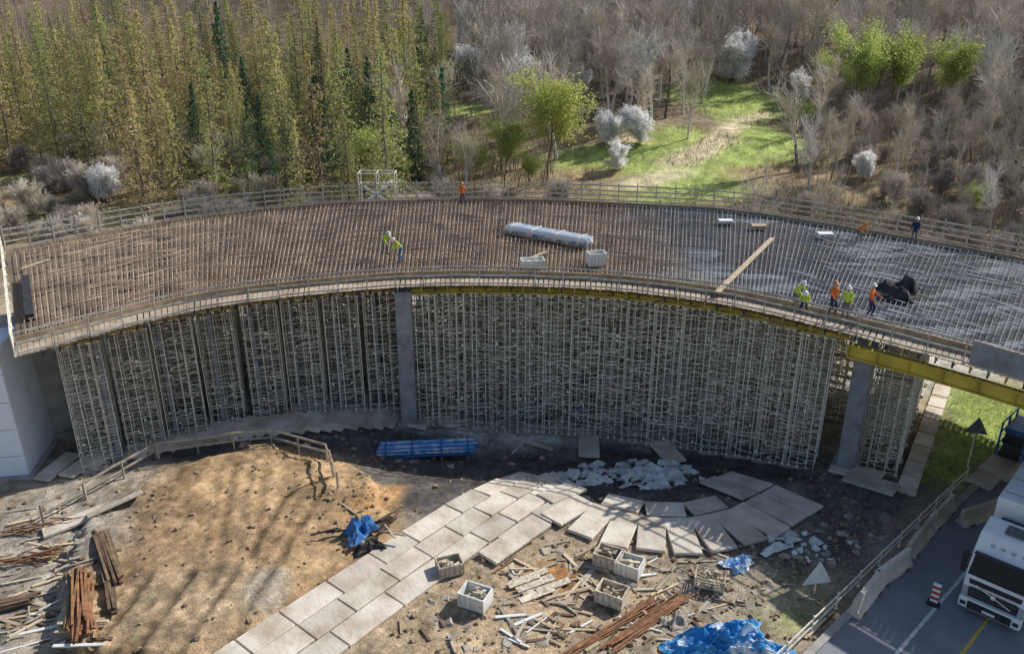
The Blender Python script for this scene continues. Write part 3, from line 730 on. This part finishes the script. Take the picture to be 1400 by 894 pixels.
PL=[(790,800,55,2.2),(775,812,20,2.0),(805,790,60,1.6),(745,862,-30,1.8),(720,850,30,1.5),(735,855,45,1.3),(700,790,-50,1.0),(775,830,-50,1.2),(795,838,-20,.9),(625,770,60,2.0),(640,760,55,2.2),
          (548,858,-80,.8),(582,868,-60,.8),(602,850,-65,.9),(618,882,-70,1.0),(25,845,15,2.2),(45,852,30,1.8),(60,862,20,2.0),(40,832,-60,1.4),(75,848,10,1.5),(30,865,60,1.2),(95,745,10,1.2),(70,755,20,1.6),(100,770,-10,1.3),
          (690,775,45,1.5),(820,750,40,1.2),(870,790,10,1.8),(905,800,50,1.3),(960,800,60,1.5),(985,830,20,1.2),(720,775,-40,1.4),(1115,860,40,1.6),(1130,850,42,1.4),(1080,745,30,1.3),(710,612,60,1.8),(745,608,-25,1.6),
          (60,830,-35,2.2),(15,852,-20,1.8),(75,810,25,1.6),(110,862,12,1.8),(50,880,25,2.4),(90,888,-10,1.6),(860,745,30,1.0),(880,770,-35,1.4),(760,745,20,1.0),(660,742,30,1.5),(580,800,15,1.1),(800,860,-15,1.0),(20,700,15,2.0),(40,712,25,1.8)]
for k in range(90): PL.append((R(690,1000),R(758,888),R(-70,70),R(.4,1.9)))
for k in range(44): PL.append((R(0,140),R(735,890),R(-40,60),R(.5,2.0)))
for a in PL: plank(*a,w=R(.05,.16),m=random.choice(['wood','wood','wood2','wood2','whitep']) if R(0,1)<.8 else 'woodb')
plank(1022,360,0,12.6,w=.32,m='wood',z=8.22).rotation_euler=(0,0,math.atan2(10.9,6.3))
plank(455,655,90,2.0,w=.12,tilt=1.3,lift=-.1,label="timber post leaning at the edge of the dirt platform")
plank(48,362,70,2.0,w=.2,z=8.2,label="timber plank on the reinforcement")
plank(735,350,55,1.9,w=.25,z=8.2,label="timber plank on the deck reinforcement")

def crate(px,py,rz,L_,W_,h,m,label,z=None,name="site_crate",lat=False,cat="crate"):
    p=site(px,py) if z is None else lvl(px,py,z)
    root=tag(obj(name,None,p,rz=math.radians(rz)),label,cat); mb=MB(); t=.05
    if not lat:
        mb.box((0,0,.08),(L_,W_,.06)); mb.box((0,W_/2-t/2,h/2+.1),(L_,t,h)); mb.box((0,-W_/2+t/2,h/2+.1),(L_,t,h)); mb.box((L_/2-t/2,0,h/2+.1),(t,W_-2*t-.004,h)); mb.box((-L_/2+t/2,0,h/2+.1),(t,W_-2*t-.004,h))
        for k in range(5):
            x=-L_/2+L_*(k+.5)/5; mb.box((x,-W_/2-.012,h/2+.1),(.04,.02,h*.9),mi=1)
    else:
        mb.box((0,0,.08),(L_,W_,.04))
        for sx in (-1,1):
            for sy in (-1,1): mb.box((sx*L_/2,sy*W_/2,h/2),(.06,.06,h))
        for k in range(4):
            z_=.15+k*(h-.2)/3
            mb.box((0,W_/2,z_),(L_,.03,.05)); mb.box((0,-W_/2,z_),(L_,.03,.05)); mb.box((L_/2,0,z_),(.03,W_,.05)); mb.box((-L_/2,0,z_),(.03,W_,.05))
        for k in range(7):
            x=-L_/2+L_*(k+.5)/7; mb.box((x,W_/2,h/2),(.025,.02,h)); mb.box((x,-W_/2,h/2),(.025,.02,h))
    obj("box",mb.mesh("box",[M[m],M['steel2']]),parent=root)
    mb=MB()
    for k in range(14): mb.box((R(-.3,.3)*L_,R(-.3,.3)*W_,.15+R(0,h*.8)),(R(.1,.5),R(.06,.15),R(.05,.15)),Matrix.Rotation(R(0,3),3,'Z'),mi=k%2)
    o=obj("contents",mb.mesh("contents",[M['wood2'],M['steel2']]),parent=root); o["kind"]="stuff"
    for s in (-.4,.4):
        mb=MB(); mb.box((L_*s,0,.025),(.12,W_,.05)); obj("runner",mb.mesh("runner",[M['wood2']]),parent=root)
    return root
crate(650,826,-25,1.2,.9,.6,'whitep',"open white plastic crate on the soil")
crate(615,782,20,1.1,.8,.5,'wood2',"grey crate with timber offcuts on top")
crate(832,772,-28,1.2,.9,.6,'steel2',"pale open crate filled with fittings on the soil")
crate(860,784,-28,1.1,.9,.6,'whitep',"pale open crate standing beside another crate")
crate(836,822,-28,1.2,.9,.55,'steel2',"pale open crate among loose timber")
crate(970,800,-20,1.2,.8,.6,'steel2',"galvanised lattice crate beside the rubble",lat=True)
crate(815,362,15,1.1,.8,.7,'whitep',"pale crate standing on the deck reinforcement",z=8.17)
crate(728,366,10,1.4,.8,.45,'whitep',"pale open crate with planks on the deck",z=8.17)

def bundle(a,b2,w,h,label,name,m1,m2,m3='blue'):
    a=Vector(a); b2=Vector(b2); c=(a+b2)/2; L_=(b2-a).length; root=tag(obj(name,None,c,rz=math.atan2(b2.y-a.y,b2.x-a.x)),label,"pipe bundle")
    n=int(w/.16); r=h/3/2
    for k in range(3):
        for i in range(n): 
            mb=MB(); mb.tube((-L_/2+R(-.15,.15),(i-(n-1)/2)*.16,r*(1+2*k)+.1),(L_/2+R(-.15,.15),(i-(n-1)/2)*.16,r*(1+2*k)+.1),.078,n=8)
            obj("pipe",mb.mesh("pipe",[M[m2 if (i+k)%3==0 else m1]]),parent=root)
    for s in (-.42,-.15,.15,.42):
        mb=MB(); mb.box((L_*s,0,h+.13),(.08,w+.06,.02)); mb.box((L_*s,w/2+.04,h/2+.08),(.08,.02,h+.1)); mb.box((L_*s,-w/2-.04,h/2+.08),(.08,.02,h+.1))
        obj("strap",mb.mesh("strap",[M[m3]]),parent=root)
        mb=MB(); mb.box((L_*s,0,.04),(.12,w+.2,.08)); obj("bearer",mb.mesh("bearer",[M['wood2']]),parent=root)
    return root
bundle(lvl(697,316,8.17),lvl(805,336,8.17),1.1,.45,"long bundle of white pipes lying on the deck","pipe_bundle",'white','foil','steel')
z=site(583,622).z+.12
bundle(lvl(518,624,z),lvl(650,618,z),1.2,.6,"long blue foil-wrapped bundle on the shadowed soil","pipe_bundle",'foil','blue','blue')

def tarp(px,py,rx,ry,h,m,label,rz=0,z=None,name="tarpaulin",cat="tarpaulin",n=26,fr=2.0):
    p=site(px,py) if z is None else lvl(px,py,z)
    root=tag(obj(name,None,p,rz=math.radians(rz)),label,cat); mb=MB(); vs=[]; fs=[]; ph=R(0,6)
    for j in range(n+1):
        for i in range(n+1):
            u=i/n*2-1; v=j/n*2-1; e=max(abs(u),abs(v)); q=float(fbm(np.array(u*1.2+ph*9),np.array(v*1.2+ph*5),fr,4))
            hh=h*(1-e**3)*(.45+2.2*q)+.15*abs(q)
            k=1+.2*math.sin(3*math.atan2(v,u)+ph)+.08*math.sin(7*math.atan2(v,u))
            vs.append((u*rx*k,v*ry*k,max(.03,hh)+.05))
    for j in range(n):
        for i in range(n): a=j*(n+1)+i; fs.append((a,a+1,a+n+2,a+n+1))
    mb.add(vs,fs); obj("sheet",mb.mesh("sheet",[M[m]],smooth=False),parent=root); return root
tarp(985,880,2.1,.85,.7,'tarp',"crumpled blue tarpaulin covering material on the ground",rz=8,n=44,fr=4.0)
tarp(1010,772,.7,.45,.4,'foil',"crumpled pale plastic sheet on the soil",rz=30,n=14,name="plastic_sheet",cat="plastic sheet")
tarp(1058,752,.7,.25,.3,'whitep',"crumpled white plastic sheet on the soil",rz=30,n=14,name="plastic_sheet",cat="plastic sheet")
tarp(925,850,.6,.4,.3,'wood2',"crumpled brown sacking on the soil",rz=30,n=12,name="plastic_sheet",cat="plastic sheet")
tarp(1230,402,.95,.85,1.0,'felt',"black tarpaulin heaped over material on the deck",z=8.17,n=10)
tarp(494,728,.7,.5,.8,'blue',"crumpled blue sheet thrown over debris on the dirt",rz=50,n=16)
tarp(505,748,.6,.5,.5,'dark',"dark crumpled sheet thrown on the dirt",rz=20,n=14)
tarp(486,744,.35,.3,.5,'foil',"small pale blue sheet on the dirt",rz=20,n=12)
stack(515,728,60,9,1.5,.10,.1,'woodb',"timber_stack","short dark timbers beside the blue sheet","beam stack",rows=2,jit=.7)
stack(498,722,20,8,1.3,.07,.07,'dark',"timber_stack","dark bars thrown on the dirt heap","beam stack",rows=3,jit=.9)
stack(508,715,-40,6,1.2,.07,.07,'wood2',"timber_stack","pale bars thrown on the dirt heap","beam stack",rows=3,jit=.9)
for px,py in ((992,304),(1037,311),(1128,322)): 
    root=tag(obj("panel_stack",None,lvl(px,py,8.17)),"small stack of flat panels on the deck reinforcement","panel stack")
    for k in range(3):
        mb=MB(); mb.box((0,0,.04+k*.06),(1.2-.1*k,.7,.05),Matrix.Rotation(R(-.1,.1),3,'Z')); obj("panel",mb.mesh("panel",[M['wood'] if px==1037 else M['whitep']]),parent=root)
p=site(1386,622); root=tag(obj("equipment_rack",None,p,rz=ra),"blue steel equipment rack standing beside the road","equipment rack")
mb=MB()
for x in (-1.2,0,1.2):
    for y in (-.6,.6): mb.box((x,y,1.1),(.09,.09,2.2))
for z in (.2,.9,1.6,2.2):
    for y in (-.6,.6): mb.box((0,y,z),(2.4,.06,.08))
obj("frame",mb.mesh("frame",[M['blue']]),parent=root)
for z in (.35,1.05,1.75):
    mb=MB(); mb.box((R(-.2,.2),0,z),(2.0,1.0,.3)); obj("load",mb.mesh("load",[M[random.choice(['dark','blue','steel2'])]]),parent=root)

p=lvl(512,276,7.9); st=tag(obj("stair_tower",None,p+Vector((0,1.6,0))),"pale steel stair tower rising at the outer deck edge","scaffold stair")
mb=MB()
for x in (-1.5,0,1.5):
    for y in (0,1.2): mb.tube((x,y,-7.5),(x,y,2.0),.04,n=5)
for z in (-5,-3,-1,1,2.0):
    for y in (0,1.2): mb.tube((-1.5,y,z),(1.5,y,z),.03,n=4)
    for x in (-1.5,0,1.5): mb.tube((x,0,z),(x,1.2,z),.03,n=4)
obj("frame",mb.mesh("frame",[M['steel']]),parent=st)
mb=MB()
for k in range(10): mb.box((-1.2+k*.25,.35,-.6+k*.2),(.28,.6,.04))
mb.beam((-1.3,.05,-.7),(1.2,.05,1.3),.04,.2); mb.beam((-1.3,.65,-.7),(1.2,.65,1.3),.04,.2)
mb.beam((1.3,.05,-.7),(-1.2,.05,1.0),.04,.16)
obj("stair_flight",mb.mesh("stair_flight",[M['white']]),parent=st)
a=Dm(7.75,1.6,7.95); b2=Dm(8.6,1.6,7.95); sc_=tag(obj("screen_panel",None,a),"grey mesh screen fixed to the deck railing","screen")
mb=MB(); mb.beam(Vector((0,0,.6)),b2-a+Vector((0,0,.6)),.03,1.1); obj("mesh_sheet",mb.mesh("mesh_sheet",[M['concd']]),parent=sc_)
mb=MB(); mb.beam(Vector((0,0,1.18)),b2-a+Vector((0,0,1.18)),.06,.06); mb.beam(Vector((0,0,.03)),b2-a+Vector((0,0,.03)),.06,.06); obj("frame",mb.mesh("frame",[M['steel2']]),parent=sc_)

# ------------------------------------------------------------ people
def person(loc,rz,label,top,legs,helm,arm=(0,0),lean=0,step=.0,drop=0.0):
    ph=.93-drop; lean=math.radians(lean)
    Rl=Matrix.Rotation(lean,3,'X')      # lean towards -Y
    pel=Vector((0,drop*.35,ph))
    def up(x,y,z): return pel+Rl@Vector((x,y,z))
    J=[];E=[];Rr=[];Bn=[]
    def add(p,r,par,kind):
        J.append(Vector(p)); Rr.append(r); i=len(J)-1
        if par is not None: E.append((par,i)); Bn.append((par,i,kind))
        return i
    p0=add(pel,(.155,.11),None,0)
    s1=add(up(0,0,.22),(.14,.10),p0,0); s2=add(up(0,0,.43),(.17,.11),s1,0); nk=add(up(0,0,.56),(.058,.06),s2,2)
    h1=add(up(0,-.015,.64),(.072,.085),nk,2); h2=add(up(0,-.01,.76),(.07,.085),h1,2)
    no=add(up(0,-.10,.67),(.014,.014),h1,2)
    for sx,st_ in ((-1,step),(1,-step)):
        hp=add(pel+Vector((sx*.095,0,-.06)),(.092,.095),p0,1)
        hip=J[hp]; an=Vector((sx*(.12+drop*.15),st_,.09)); d=an-hip; L_=min(d.length,.845); mid=hip+d*.5
        bend=math.sqrt(max(0,.4265**2-(L_/2)**2)); fw=Vector((0,-1,0)); ax=d.normalized(); fw=(fw-ax*fw.dot(ax)).normalized()
        kn=add(mid+fw*bend+Vector((sx*drop*.1,0,0)),(.062,.066),hp,1); ak=add(an,(.044,.05),kn,1); tt=add(an+Vector((sx*.02,-.17,-.045)),(.042,.03),ak,3)
    for sx,af in ((-1,arm[0]),(1,arm[1])):
        sh=add(up(sx*.19,0,.47),(.062,.062),s2,0); S=J[sh]
        a1=math.radians(af); el=S+Vector((sx*.05,-.29*math.sin(a1),-.29*math.cos(a1))); a2=a1+math.radians(25)
        wr=el+Vector((-sx*.01,-.25*math.sin(a2),-.25*math.cos(a2)))
        e=add(el,(.046,.046),sh,0); w=add(wr,(.03,.033),e,0)
        d=(wr-el).normalized(); pm=add(wr+d*.07,(.038,.018),w,2)
        for k,(o_,ln) in enumerate(((-.03,.065),(-.01,.08),(.01,.075),(.028,.06))):
            f1=add(wr+d*.10+Vector((0,o_,0)),(.009,.009),pm,2); f2=add(J[f1]+d*ln+Vector((-sx*.02,0,0)),(.008,.008),f1,2)
        t1=add(wr+d*.05+Vector((-sx*.01,-.045,0)),(.010,.010),pm,2); add(J[t1]+d*.045,(.008,.008),t1,2)
    me=bpy.data.meshes.new("body"); me.from_pydata([tuple(j) for j in J],E,[]); o=bpy.data.objects.new("tmp",me); COL.objects.link(o)
    sk=o.modifiers.new("s",'SKIN'); 
    for i,v in enumerate(me.skin_vertices[0].data): v.radius=Rr[i]; v.use_root=(i==0)
    sb=o.modifiers.new("b",'SUBSURF'); sb.levels=1; sb.render_levels=1
    dg_=bpy.context.evaluated_depsgraph_get(); nm=bpy.data.meshes.new_from_object(o.evaluated_get(dg_)); bpy.data.objects.remove(o)
    nm.name="body"; nm.materials.clear()
    for m in (top,legs,'skin','black'): nm.materials.append(M[m])
    for f in nm.polygons:
        c=f.center; best=9; k=0
        for a,b_,kd in Bn:
            A=J[a];B=J[b_]; ab=B-A; t=max(0,min(1,(c-A).dot(ab)/max(ab.length_squared,1e-9))); dd_=(c-A-ab*t).length-.5*(Rr[a][0]*(1-t)+Rr[b_][0]*t)
            if dd_<best: best=dd_; k=kd
        f.material_index=k; f.use_smooth=True
    root=tag(obj("person",None,loc,rz=rz),label,"person","workers on the building site")
    obj("body",nm,parent=root)
    c=J[h2]; mb=MB(); vs=[];fs=[]; n=12
    upv=(Rl@Vector((0,0,1))); fr=(Rl@Vector((0,-1,0))); si=Vector((1,0,0))
    for r,hh in ((.15,-.02),(.118,.0),(.11,.05),(.07,.10),(.0,.115)):
        for i in range(n):
            t=6.2832*i/n; rr=r*(1.15 if math.cos(t)>.3 and r==.15 else 1)
            vs.append(c+fr*(rr*math.cos(t))+si*(rr*.9*math.sin(t))+upv*(hh+.015))
    for k in range(4):
        for i in range(n): fs.append((k*n+i,k*n+(i+1)%n,(k+1)*n+(i+1)%n,(k+1)*n+i))
    mb.add(vs,fs); obj("helmet",mb.mesh("helmet",[M[helm]],smooth=True),parent=root)
    for sx in (-1,1):
        mb=MB(); mb.tube(J[h1]+fr*.08+si*(sx*.03)+upv*.03,J[h1]+fr*.088+si*(sx*.03)+upv*.03,.011,n=6); obj("eye",mb.mesh("eye",[M['black']]),parent=root)
    mb=MB(); mb.box(J[h1]+fr*.085-upv*.035,(.045,.01,.01)); obj("mouth",mb.mesh("mouth",[M['red']]),parent=root)
    return root
def dp(px,py): return lvl(px,py,8.17)
person(dp(526,348),.8,"worker in yellow vest and grey trousers bending over the reinforcement",'hiv','gcloth','helm_w',lean=42,arm=(20,35),step=.1)
person(dp(549,358),-.9,"worker in yellow vest and blue trousers leaning over the reinforcement",'hiv','bcloth','helm_w',lean=40,arm=(20,30),step=.15)
person(dp(632,280),.3,"worker in orange jacket walking along the outer deck edge",'orange','navy','helm_o',step=.2,arm=(15,-10))
person(dp(1173,327),.5,"worker in orange jacket bending down on the deck",'orange','gcloth','helm_o',lean=45,drop=.35,arm=(40,30))
person(dp(1248,333),-.5,"worker in dark clothes standing near the railing",'navy','gcloth','helm_w',arm=(20,20))
person(dp(1084,422),.6,"worker in yellow vest and white helmet bending by the railing",'hiv','gcloth','helm_w',lean=35,arm=(35,35))
person(dp(1098,428),-.4,"worker in yellow vest crouching on the walkway",'hiv','navy','helm_w',lean=35,drop=.35,arm=(40,40))
person(dp(1136,430),.3,"worker in orange jacket and orange helmet standing on the deck",'orange','navy','helm_o',arm=(30,10),step=.08)
person(dp(1155,435),-.6,"worker in yellow vest holding tools at the deck edge",'hiv','gcloth','helm_w',arm=(45,20),lean=12)
person(dp(1187,433),.9,"worker in orange and navy clothes standing on the deck",'orange','navy','helm_w',arm=(15,40),step=.1)
person(site(793,582),.2,"worker in blue clothes standing at the foot of the shoring",'bcloth','navy','helm_w',arm=(20,20))

# ------------------------------------------------------------ vegetation
def conifer(seed,H_,W,lv,nb,npts,ls,mn,mb_,droop,low,name,label,cat,asp=1.0):
    random.seed(seed)
    root=tag(obj(name),label,cat,"trees of the wood behind the bridge")
    mb=MB(); pr=Vector((0,0,-.5)); k=8
    sw=Vector((R(-.4,.4),R(-.4,.4),0))
    ax=lambda z: Vector((sw.x*math.sin(z/H_*2.5),sw.y*math.sin(z/H_*3),z))
    for i in range(1,k+1):
        q=ax(H_*i/k); mb.tube(pr,q,.17*(1-(i-1)/k)+.02,.17*(1-i/k)+.015,n=6); pr=q
    obj("trunk",mb.mesh("trunk",[mb_]),parent=root)
    mb=MB(); P=[]
    for i in range(lv):
        f=(i+R(-.3,.3))/lv; z=H_*(low+(1-low)*f); t=1-f
        Lb=W*(t**.9)*(.6+.4*min(1,f*5+.25))*R(.6,1.2)+.10
        for j in range(nb):
            a=R(0,6.28); Lx=Lb*R(.5,1.25); c=ax(z); dv_=Vector((math.cos(a),math.sin(a),0))
            e=c+dv_*Lx+Vector((0,0,-droop*Lx+.1))
            if t>.12: mb.tube(c,e,.02,.008,n=3,mi=1)
            m=max(2,int(npts*(.3+Lx/W)))
            for q in range(m):
                s=R(.1,1.05)**.75; d=c+(e-c)*s; w_=.18*(1.25-s)*Lx/W+.07
                P.append((d.x+random.gauss(0,w_),d.y+random.gauss(0,w_),d.z-abs(random.gauss(0,.26))+.03))
    mb.leaves(P,ls,0,asp)
    obj("crown",mb.mesh("crown",[mn,M['bark']]),parent=root)
    return Proto(root)
LAR=[conifer(20+i,17,3.9,36,7,12,.29,M['larch'] if i%3 else M['larchg'],M['bark'],.24,.03,"larch_tree","tall olive-green larch tree in the wood behind the bridge","larch tree",.62) for i in range(7)]
SPR=[conifer(40+i,15,3.4,42,9,12,.34,M['spruce'],M['bark'],.30,.03,"spruce_tree","dark green spruce tree among paler larches","spruce tree",.6) for i in range(2)]
def broad(seed,H_,W,leafn,ls,lm,bm,name,label,cat,twm=None,tw=4,stems=1,thick=1.0,low=.25,minr=.012,upb=.45,sig=.28):
    random.seed(seed); root=tag(obj(name),label,cat,"trees of the wood behind the bridge")
    tk=MB(); cw=MB(); P=[]
    def grow(p,d,L_,r,lev):
        n=3 if lev<2 else 2; q=p
        for i in range(n):
            d2=(d+Vector((R(-.18,.18),R(-.18,.18),R(-.02,.16)))).normalized(); e=q+d2*(L_/n)
            ra_=r*(1-.35*i/n); rb=r*(1-.35*(i+1)/n)
            (tk if lev==0 else cw).tube(q,e,ra_,rb,n=6 if lev==0 else (4 if lev==1 else 3),mi=0)
            if lev<3:
                kk={0:3,1:3,2:tw}[lev]
                if not(lev==0 and i==0 and stems==1 and low>.2):
                    for j in range(kk):
                        a=R(0,6.28); s=d2.orthogonal().normalized(); s=Matrix.Rotation(a,3,d2)@s
                        sp=R(.5,.95) if lev else R(.5,.9)*W
                        nd=(d2*.8+s*sp+Vector((0,0,.15))).normalized()
                        grow(q+(e-q)*R(.2,1),nd,L_*R(.42,.66),max(minr,r*.42),lev+1)
            q=e; d=d2
            if lev>=2:
                for _ in range(leafn): P.append((q.x+random.gauss(0,sig),q.y+random.gauss(0,sig),q.z+random.gauss(0,sig*.9)))
    for s in range(stems):
        t=R(0,6.28); k=0 if stems==1 else .35
        grow(Vector((0,0,-.3)),Vector((k*math.cos(t),k*math.sin(t),1)).normalized(),H_*.62,.11*thick*H_/10,0)
    obj("trunk",tk.mesh("trunk",[bm]),parent=root)
    if P and lm: cw.leaves(P,ls,1,upb=upb)
    obj("crown",cw.mesh("crown",[twm or bm]+([lm] if lm else [])),parent=root)
    return Proto(root)
BAR=[broad(60+i,14,.7,0,.1,None,[M['bark'],M['barkg']][i%2],"bare_tree","bare grey-brown deciduous tree without leaves","bare tree",twm=[M['twig'],M['barkg']][i==1],tw=4,minr=.028,thick=1.7) for i in range(6)]
BUD=[broad(70+i,13,.8,1,.15,M['bud'],M['barkg'],"bare_tree","brownish deciduous tree just coming into bud","bare tree",twm=M['twig'],tw=4,minr=.022,thick=1.4) for i in range(2)]
GRN=[broad(80+i,11,.9,9,.19,M['leaf'],M['bark'],"leafy_tree","deciduous tree with fresh light-green spring leaves","leafy tree",tw=4,upb=.7) for i in range(3)]
BLO=[broad(90+i,6,.95,7,.22,M['blossom'],M['barkg'],"blossoming_tree","small tree covered in white blossom","blossoming tree",tw=4,stems=2,upb=1.6,sig=.22) for i in range(3)]
SHR=[broad(95+i,4,1.0,0,.08,None,M['bark'],"bare_shrub","brown leafless shrub behind the bridge","shrub",twm=M['twig'],tw=4,stems=5,low=0,minr=.016) for i in range(2)]
random.seed(5)
def put(pr,x,y,s=1.0,sz=None):
    z=Tf(x,y); random.choice(pr).place((x,y,z),(R(-.03,.03),R(-.03,.03),R(0,6.28)),(s,s,(sz or s)))
taken=[]; guard=[]
def free(x,y,d):
    for a,b_ in taken:
        if (a-x)**2+(b_-y)**2<d*d: return False
    # keep the sight line between the clearing side and the flowering trees open
    for a,b_,w_ in guard:
        if y<b_ and abs(x/y*b_-a)<w_: return False
    taken.append((x,y)); return True
def P2(px,py): p=site(px,py); return p.x,p.y
for px,py,s,pr in ((748,252,1.25,GRN),(690,258,.8,GRN),(725,262,.45,GRN),(520,262,.75,GRN),(500,255,.5,GRN),(1165,165,1.35,GRN),(1215,160,1.3,GRN),(1290,165,1.2,GRN),(1135,160,1.0,GRN),(1330,300,.4,GRN),(545,262,.45,GRN),(650,262,.6,GRN),
    (348,258,.75,SPR),(378,276,.5,SPR),(525,225,1.0,SPR),(450,262,.75,SPR),(440,230,.8,SPR),(505,215,.95,SPR),(400,268,.6,SPR),(365,240,.7,SPR),(540,240,.7,SPR),
    (845,232,.55,BLO),(828,200,.8,BLO),(876,198,.85,BLO),(722,135,1.1,BLO),(642,110,1.1,BLO),(1008,112,1.3,BLO),(795,130,.7,BLO),(1180,245,.55,BLO),(150,275,.7,BLO),(1092,140,.8,BLO),(1003,90,1.0,BLO),
    (940,190,.8,BUD),(1090,235,.85,BAR),(600,268,.75,BUD),(640,266,.6,BUD),(900,130,1.2,BAR),(930,110,1.2,BAR),(1060,110,1.1,BAR),(960,120,.9,BAR)):
    x,y=P2(px,py); taken.append((x,y)); put(pr,x,y,s*R(.95,1.05))
    if pr is BLO: guard.append((x,y,2.6*s+1.2))
ml=[P2(880,245),P2(950,215),P2(1000,180),P2(1040,150)]
def near_meadow(x,y,d=7):
    for (ax_,ay),(bx,by) in zip(ml[:-1],ml[1:]):
        A=Vector((ax_,ay));B=Vector((bx,by));q=Vector((x,y)); t=max(0,min(1,(q-A).dot(B-A)/(B-A).length_squared))
        if (q-A-(B-A)*t).length<d: return True
    px=700+F*x/(y*CS+(CH-2)*SN)
    if 770<px<1085 and 82<y<116: return True
    return False
nl=0;tries=0
while nl<235 and tries<12000:
    tries+=1; y=82+72*random.random()**1.3; px=R(-110,620); d=y*CS+21*SN; x=(px-700)/F*d
    front=85 if px>330 else (89 if px>140 else 101)
    if px>540: front=96
    if y<front or not free(x,y,3.9): continue
    if px>590 and y<130 and random.random()<.7: continue
    if px>250 and random.random()<.10: put(SPR,x,y,R(.6,1.05)); continue
    s=R(.6,1.2); put(LAR,x,y,s*R(.85,1.05),s*R(.9,1.05)); nl+=1
nb_=0;tries=0
while nb_<285 and tries<12000:
    tries+=1; y=80+95*random.random(); px=R(560,1500); d=y*CS+21*SN; x=(px-700)/F*d
    if near_meadow(x,y,8) or road_q(x,y)>-6: continue
    if px<780 and y<106: continue
    if not free(x,y,3.4): continue
    s=R(.75,1.1)
    if y<100: s*=R(.5,.8)
    if 1110<px<1330 and y<140: s*=.5
    put(BAR if random.random()<.75 else BUD,x,y,s); nb_+=1
ns=0;tries=0
while ns<150 and tries<6000:
    tries+=1; y=72+38*random.random(); px=R(-50,1500); d=y*CS+21*SN; x=(px-700)/F*d
    if near_meadow(x,y,5) and random.random()<.9: continue
    if (790<px<1060 and y>76) or not free(x,y,1.8): continue
    put(SHR,x,y,R(.5,1.15)); ns+=1
print("trees",nl,nb_,ns)
def tufts(name,n,area,m,h,w,cond,lean=.35):
    mb=MB(); x=rng.uniform(area[0],area[1],n); y=rng.uniform(area[2],area[3],n)
    z=T(x,y); keep=cond(x,y)
    x,y,z=x[keep],y[keep],z[keep]; n=len(x); hh=h*rng.uniform(.4,1.3,n); a=rng.uniform(0,6.28,n); ww=w*rng.uniform(.5,1.4,n); lx=rng.normal(0,lean,n)*hh; ly=rng.normal(0,lean,n)*hh
    V=np.stack([np.stack([x-ww*np.cos(a),y-ww*np.sin(a),z-.05],1),np.stack([x+ww*np.cos(a),y+ww*np.sin(a),z-.05],1),np.stack([x+lx,y+ly,z+hh],1)],1)
    mb.v=V.reshape(-1,3).tolist(); mb.f=[(3*i,3*i+1,3*i+2) for i in range(n)]; mb.m=[0]*n
    o=obj(name,mb.mesh(name,[m])); o["kind"]="stuff"
Ci=lambda x,y: C[np.clip(np.searchsorted(ys,y),0,ny-1),np.clip(np.searchsorted(xs,x),0,nx-1)]
isg=lambda x,y:(lambda c:(c[:,1]>c[:,0]*1.10)&(c[:,1]>.1))(Ci(x,y))
pxv=lambda x,y: 700+F*x/(y*CS+20*SN)
tufts("undergrowth",80000,(-110,110,68,170),M['under'],.6,.06,lambda x,y:(~isg(x,y))&(np.abs(x)<y*.72)&(road_q(x,y)<-3)&(fbm(x,y,.15,3)>-.05))
tufts("thicket",34000,(-120,125,98,215),M['brush'],4.5,.06,lambda x,y:(~isg(x,y))&(np.abs(x)<y*.72)&(fbm(x,y,.07,4)>-.03)&~((pxv(x,y)>760)&(pxv(x,y)<1090)&(y<140)),lean=.16)
tufts("thicket",20000,(20,100,74,100),M['brush'],2.0,.04,lambda x,y:(~isg(x,y))&(pxv(x,y)>1060)&(road_q(x,y)<-6)&(fbm(x,y,.12,4)>-.04),lean=.3)
tufts("meadow_grass",60000,(0,70,80,170),M['grassm'],.22,.05,isg)
tufts("verge_grass",50000,(14,44,30,60),M['grassm'],.18,.03,lambda x,y:isg(x,y)&(road_q(x,y)<.3))

# ------------------------------------------------------------ light
w=bpy.data.worlds.new("World"); scene.world=w; w.use_nodes=True; nt=w.node_tree
sky=nt.nodes.new("ShaderNodeTexSky"); sky.sky_type='NISHITA'; sky.sun_disc=False
el=math.radians(38); sx_,sy_=.85,.527; az=math.atan2(sx_,sy_)
sky.sun_elevation=el; sky.sun_rotation=az
nt.links.new(sky.outputs[0],nt.nodes["Background"].inputs[0]); nt.nodes["Background"].inputs[1].default_value=.11
sd=bpy.data.lights.new("sun",'SUN'); sd.energy=5.0; sd.angle=math.radians(.5); sd.color=(1,.96,.89)
so=bpy.data.objects.new("sun",sd); COL.objects.link(so)
d=Vector((-sx_*math.cos(el),-sy_*math.cos(el),-math.sin(el))); so.rotation_euler=d.to_track_quat('-Z','Y').to_euler(); so.location=(30,40,60)
scene.view_settings.view_transform='Standard'; scene.view_settings.look='None'; scene.view_settings.exposure=0
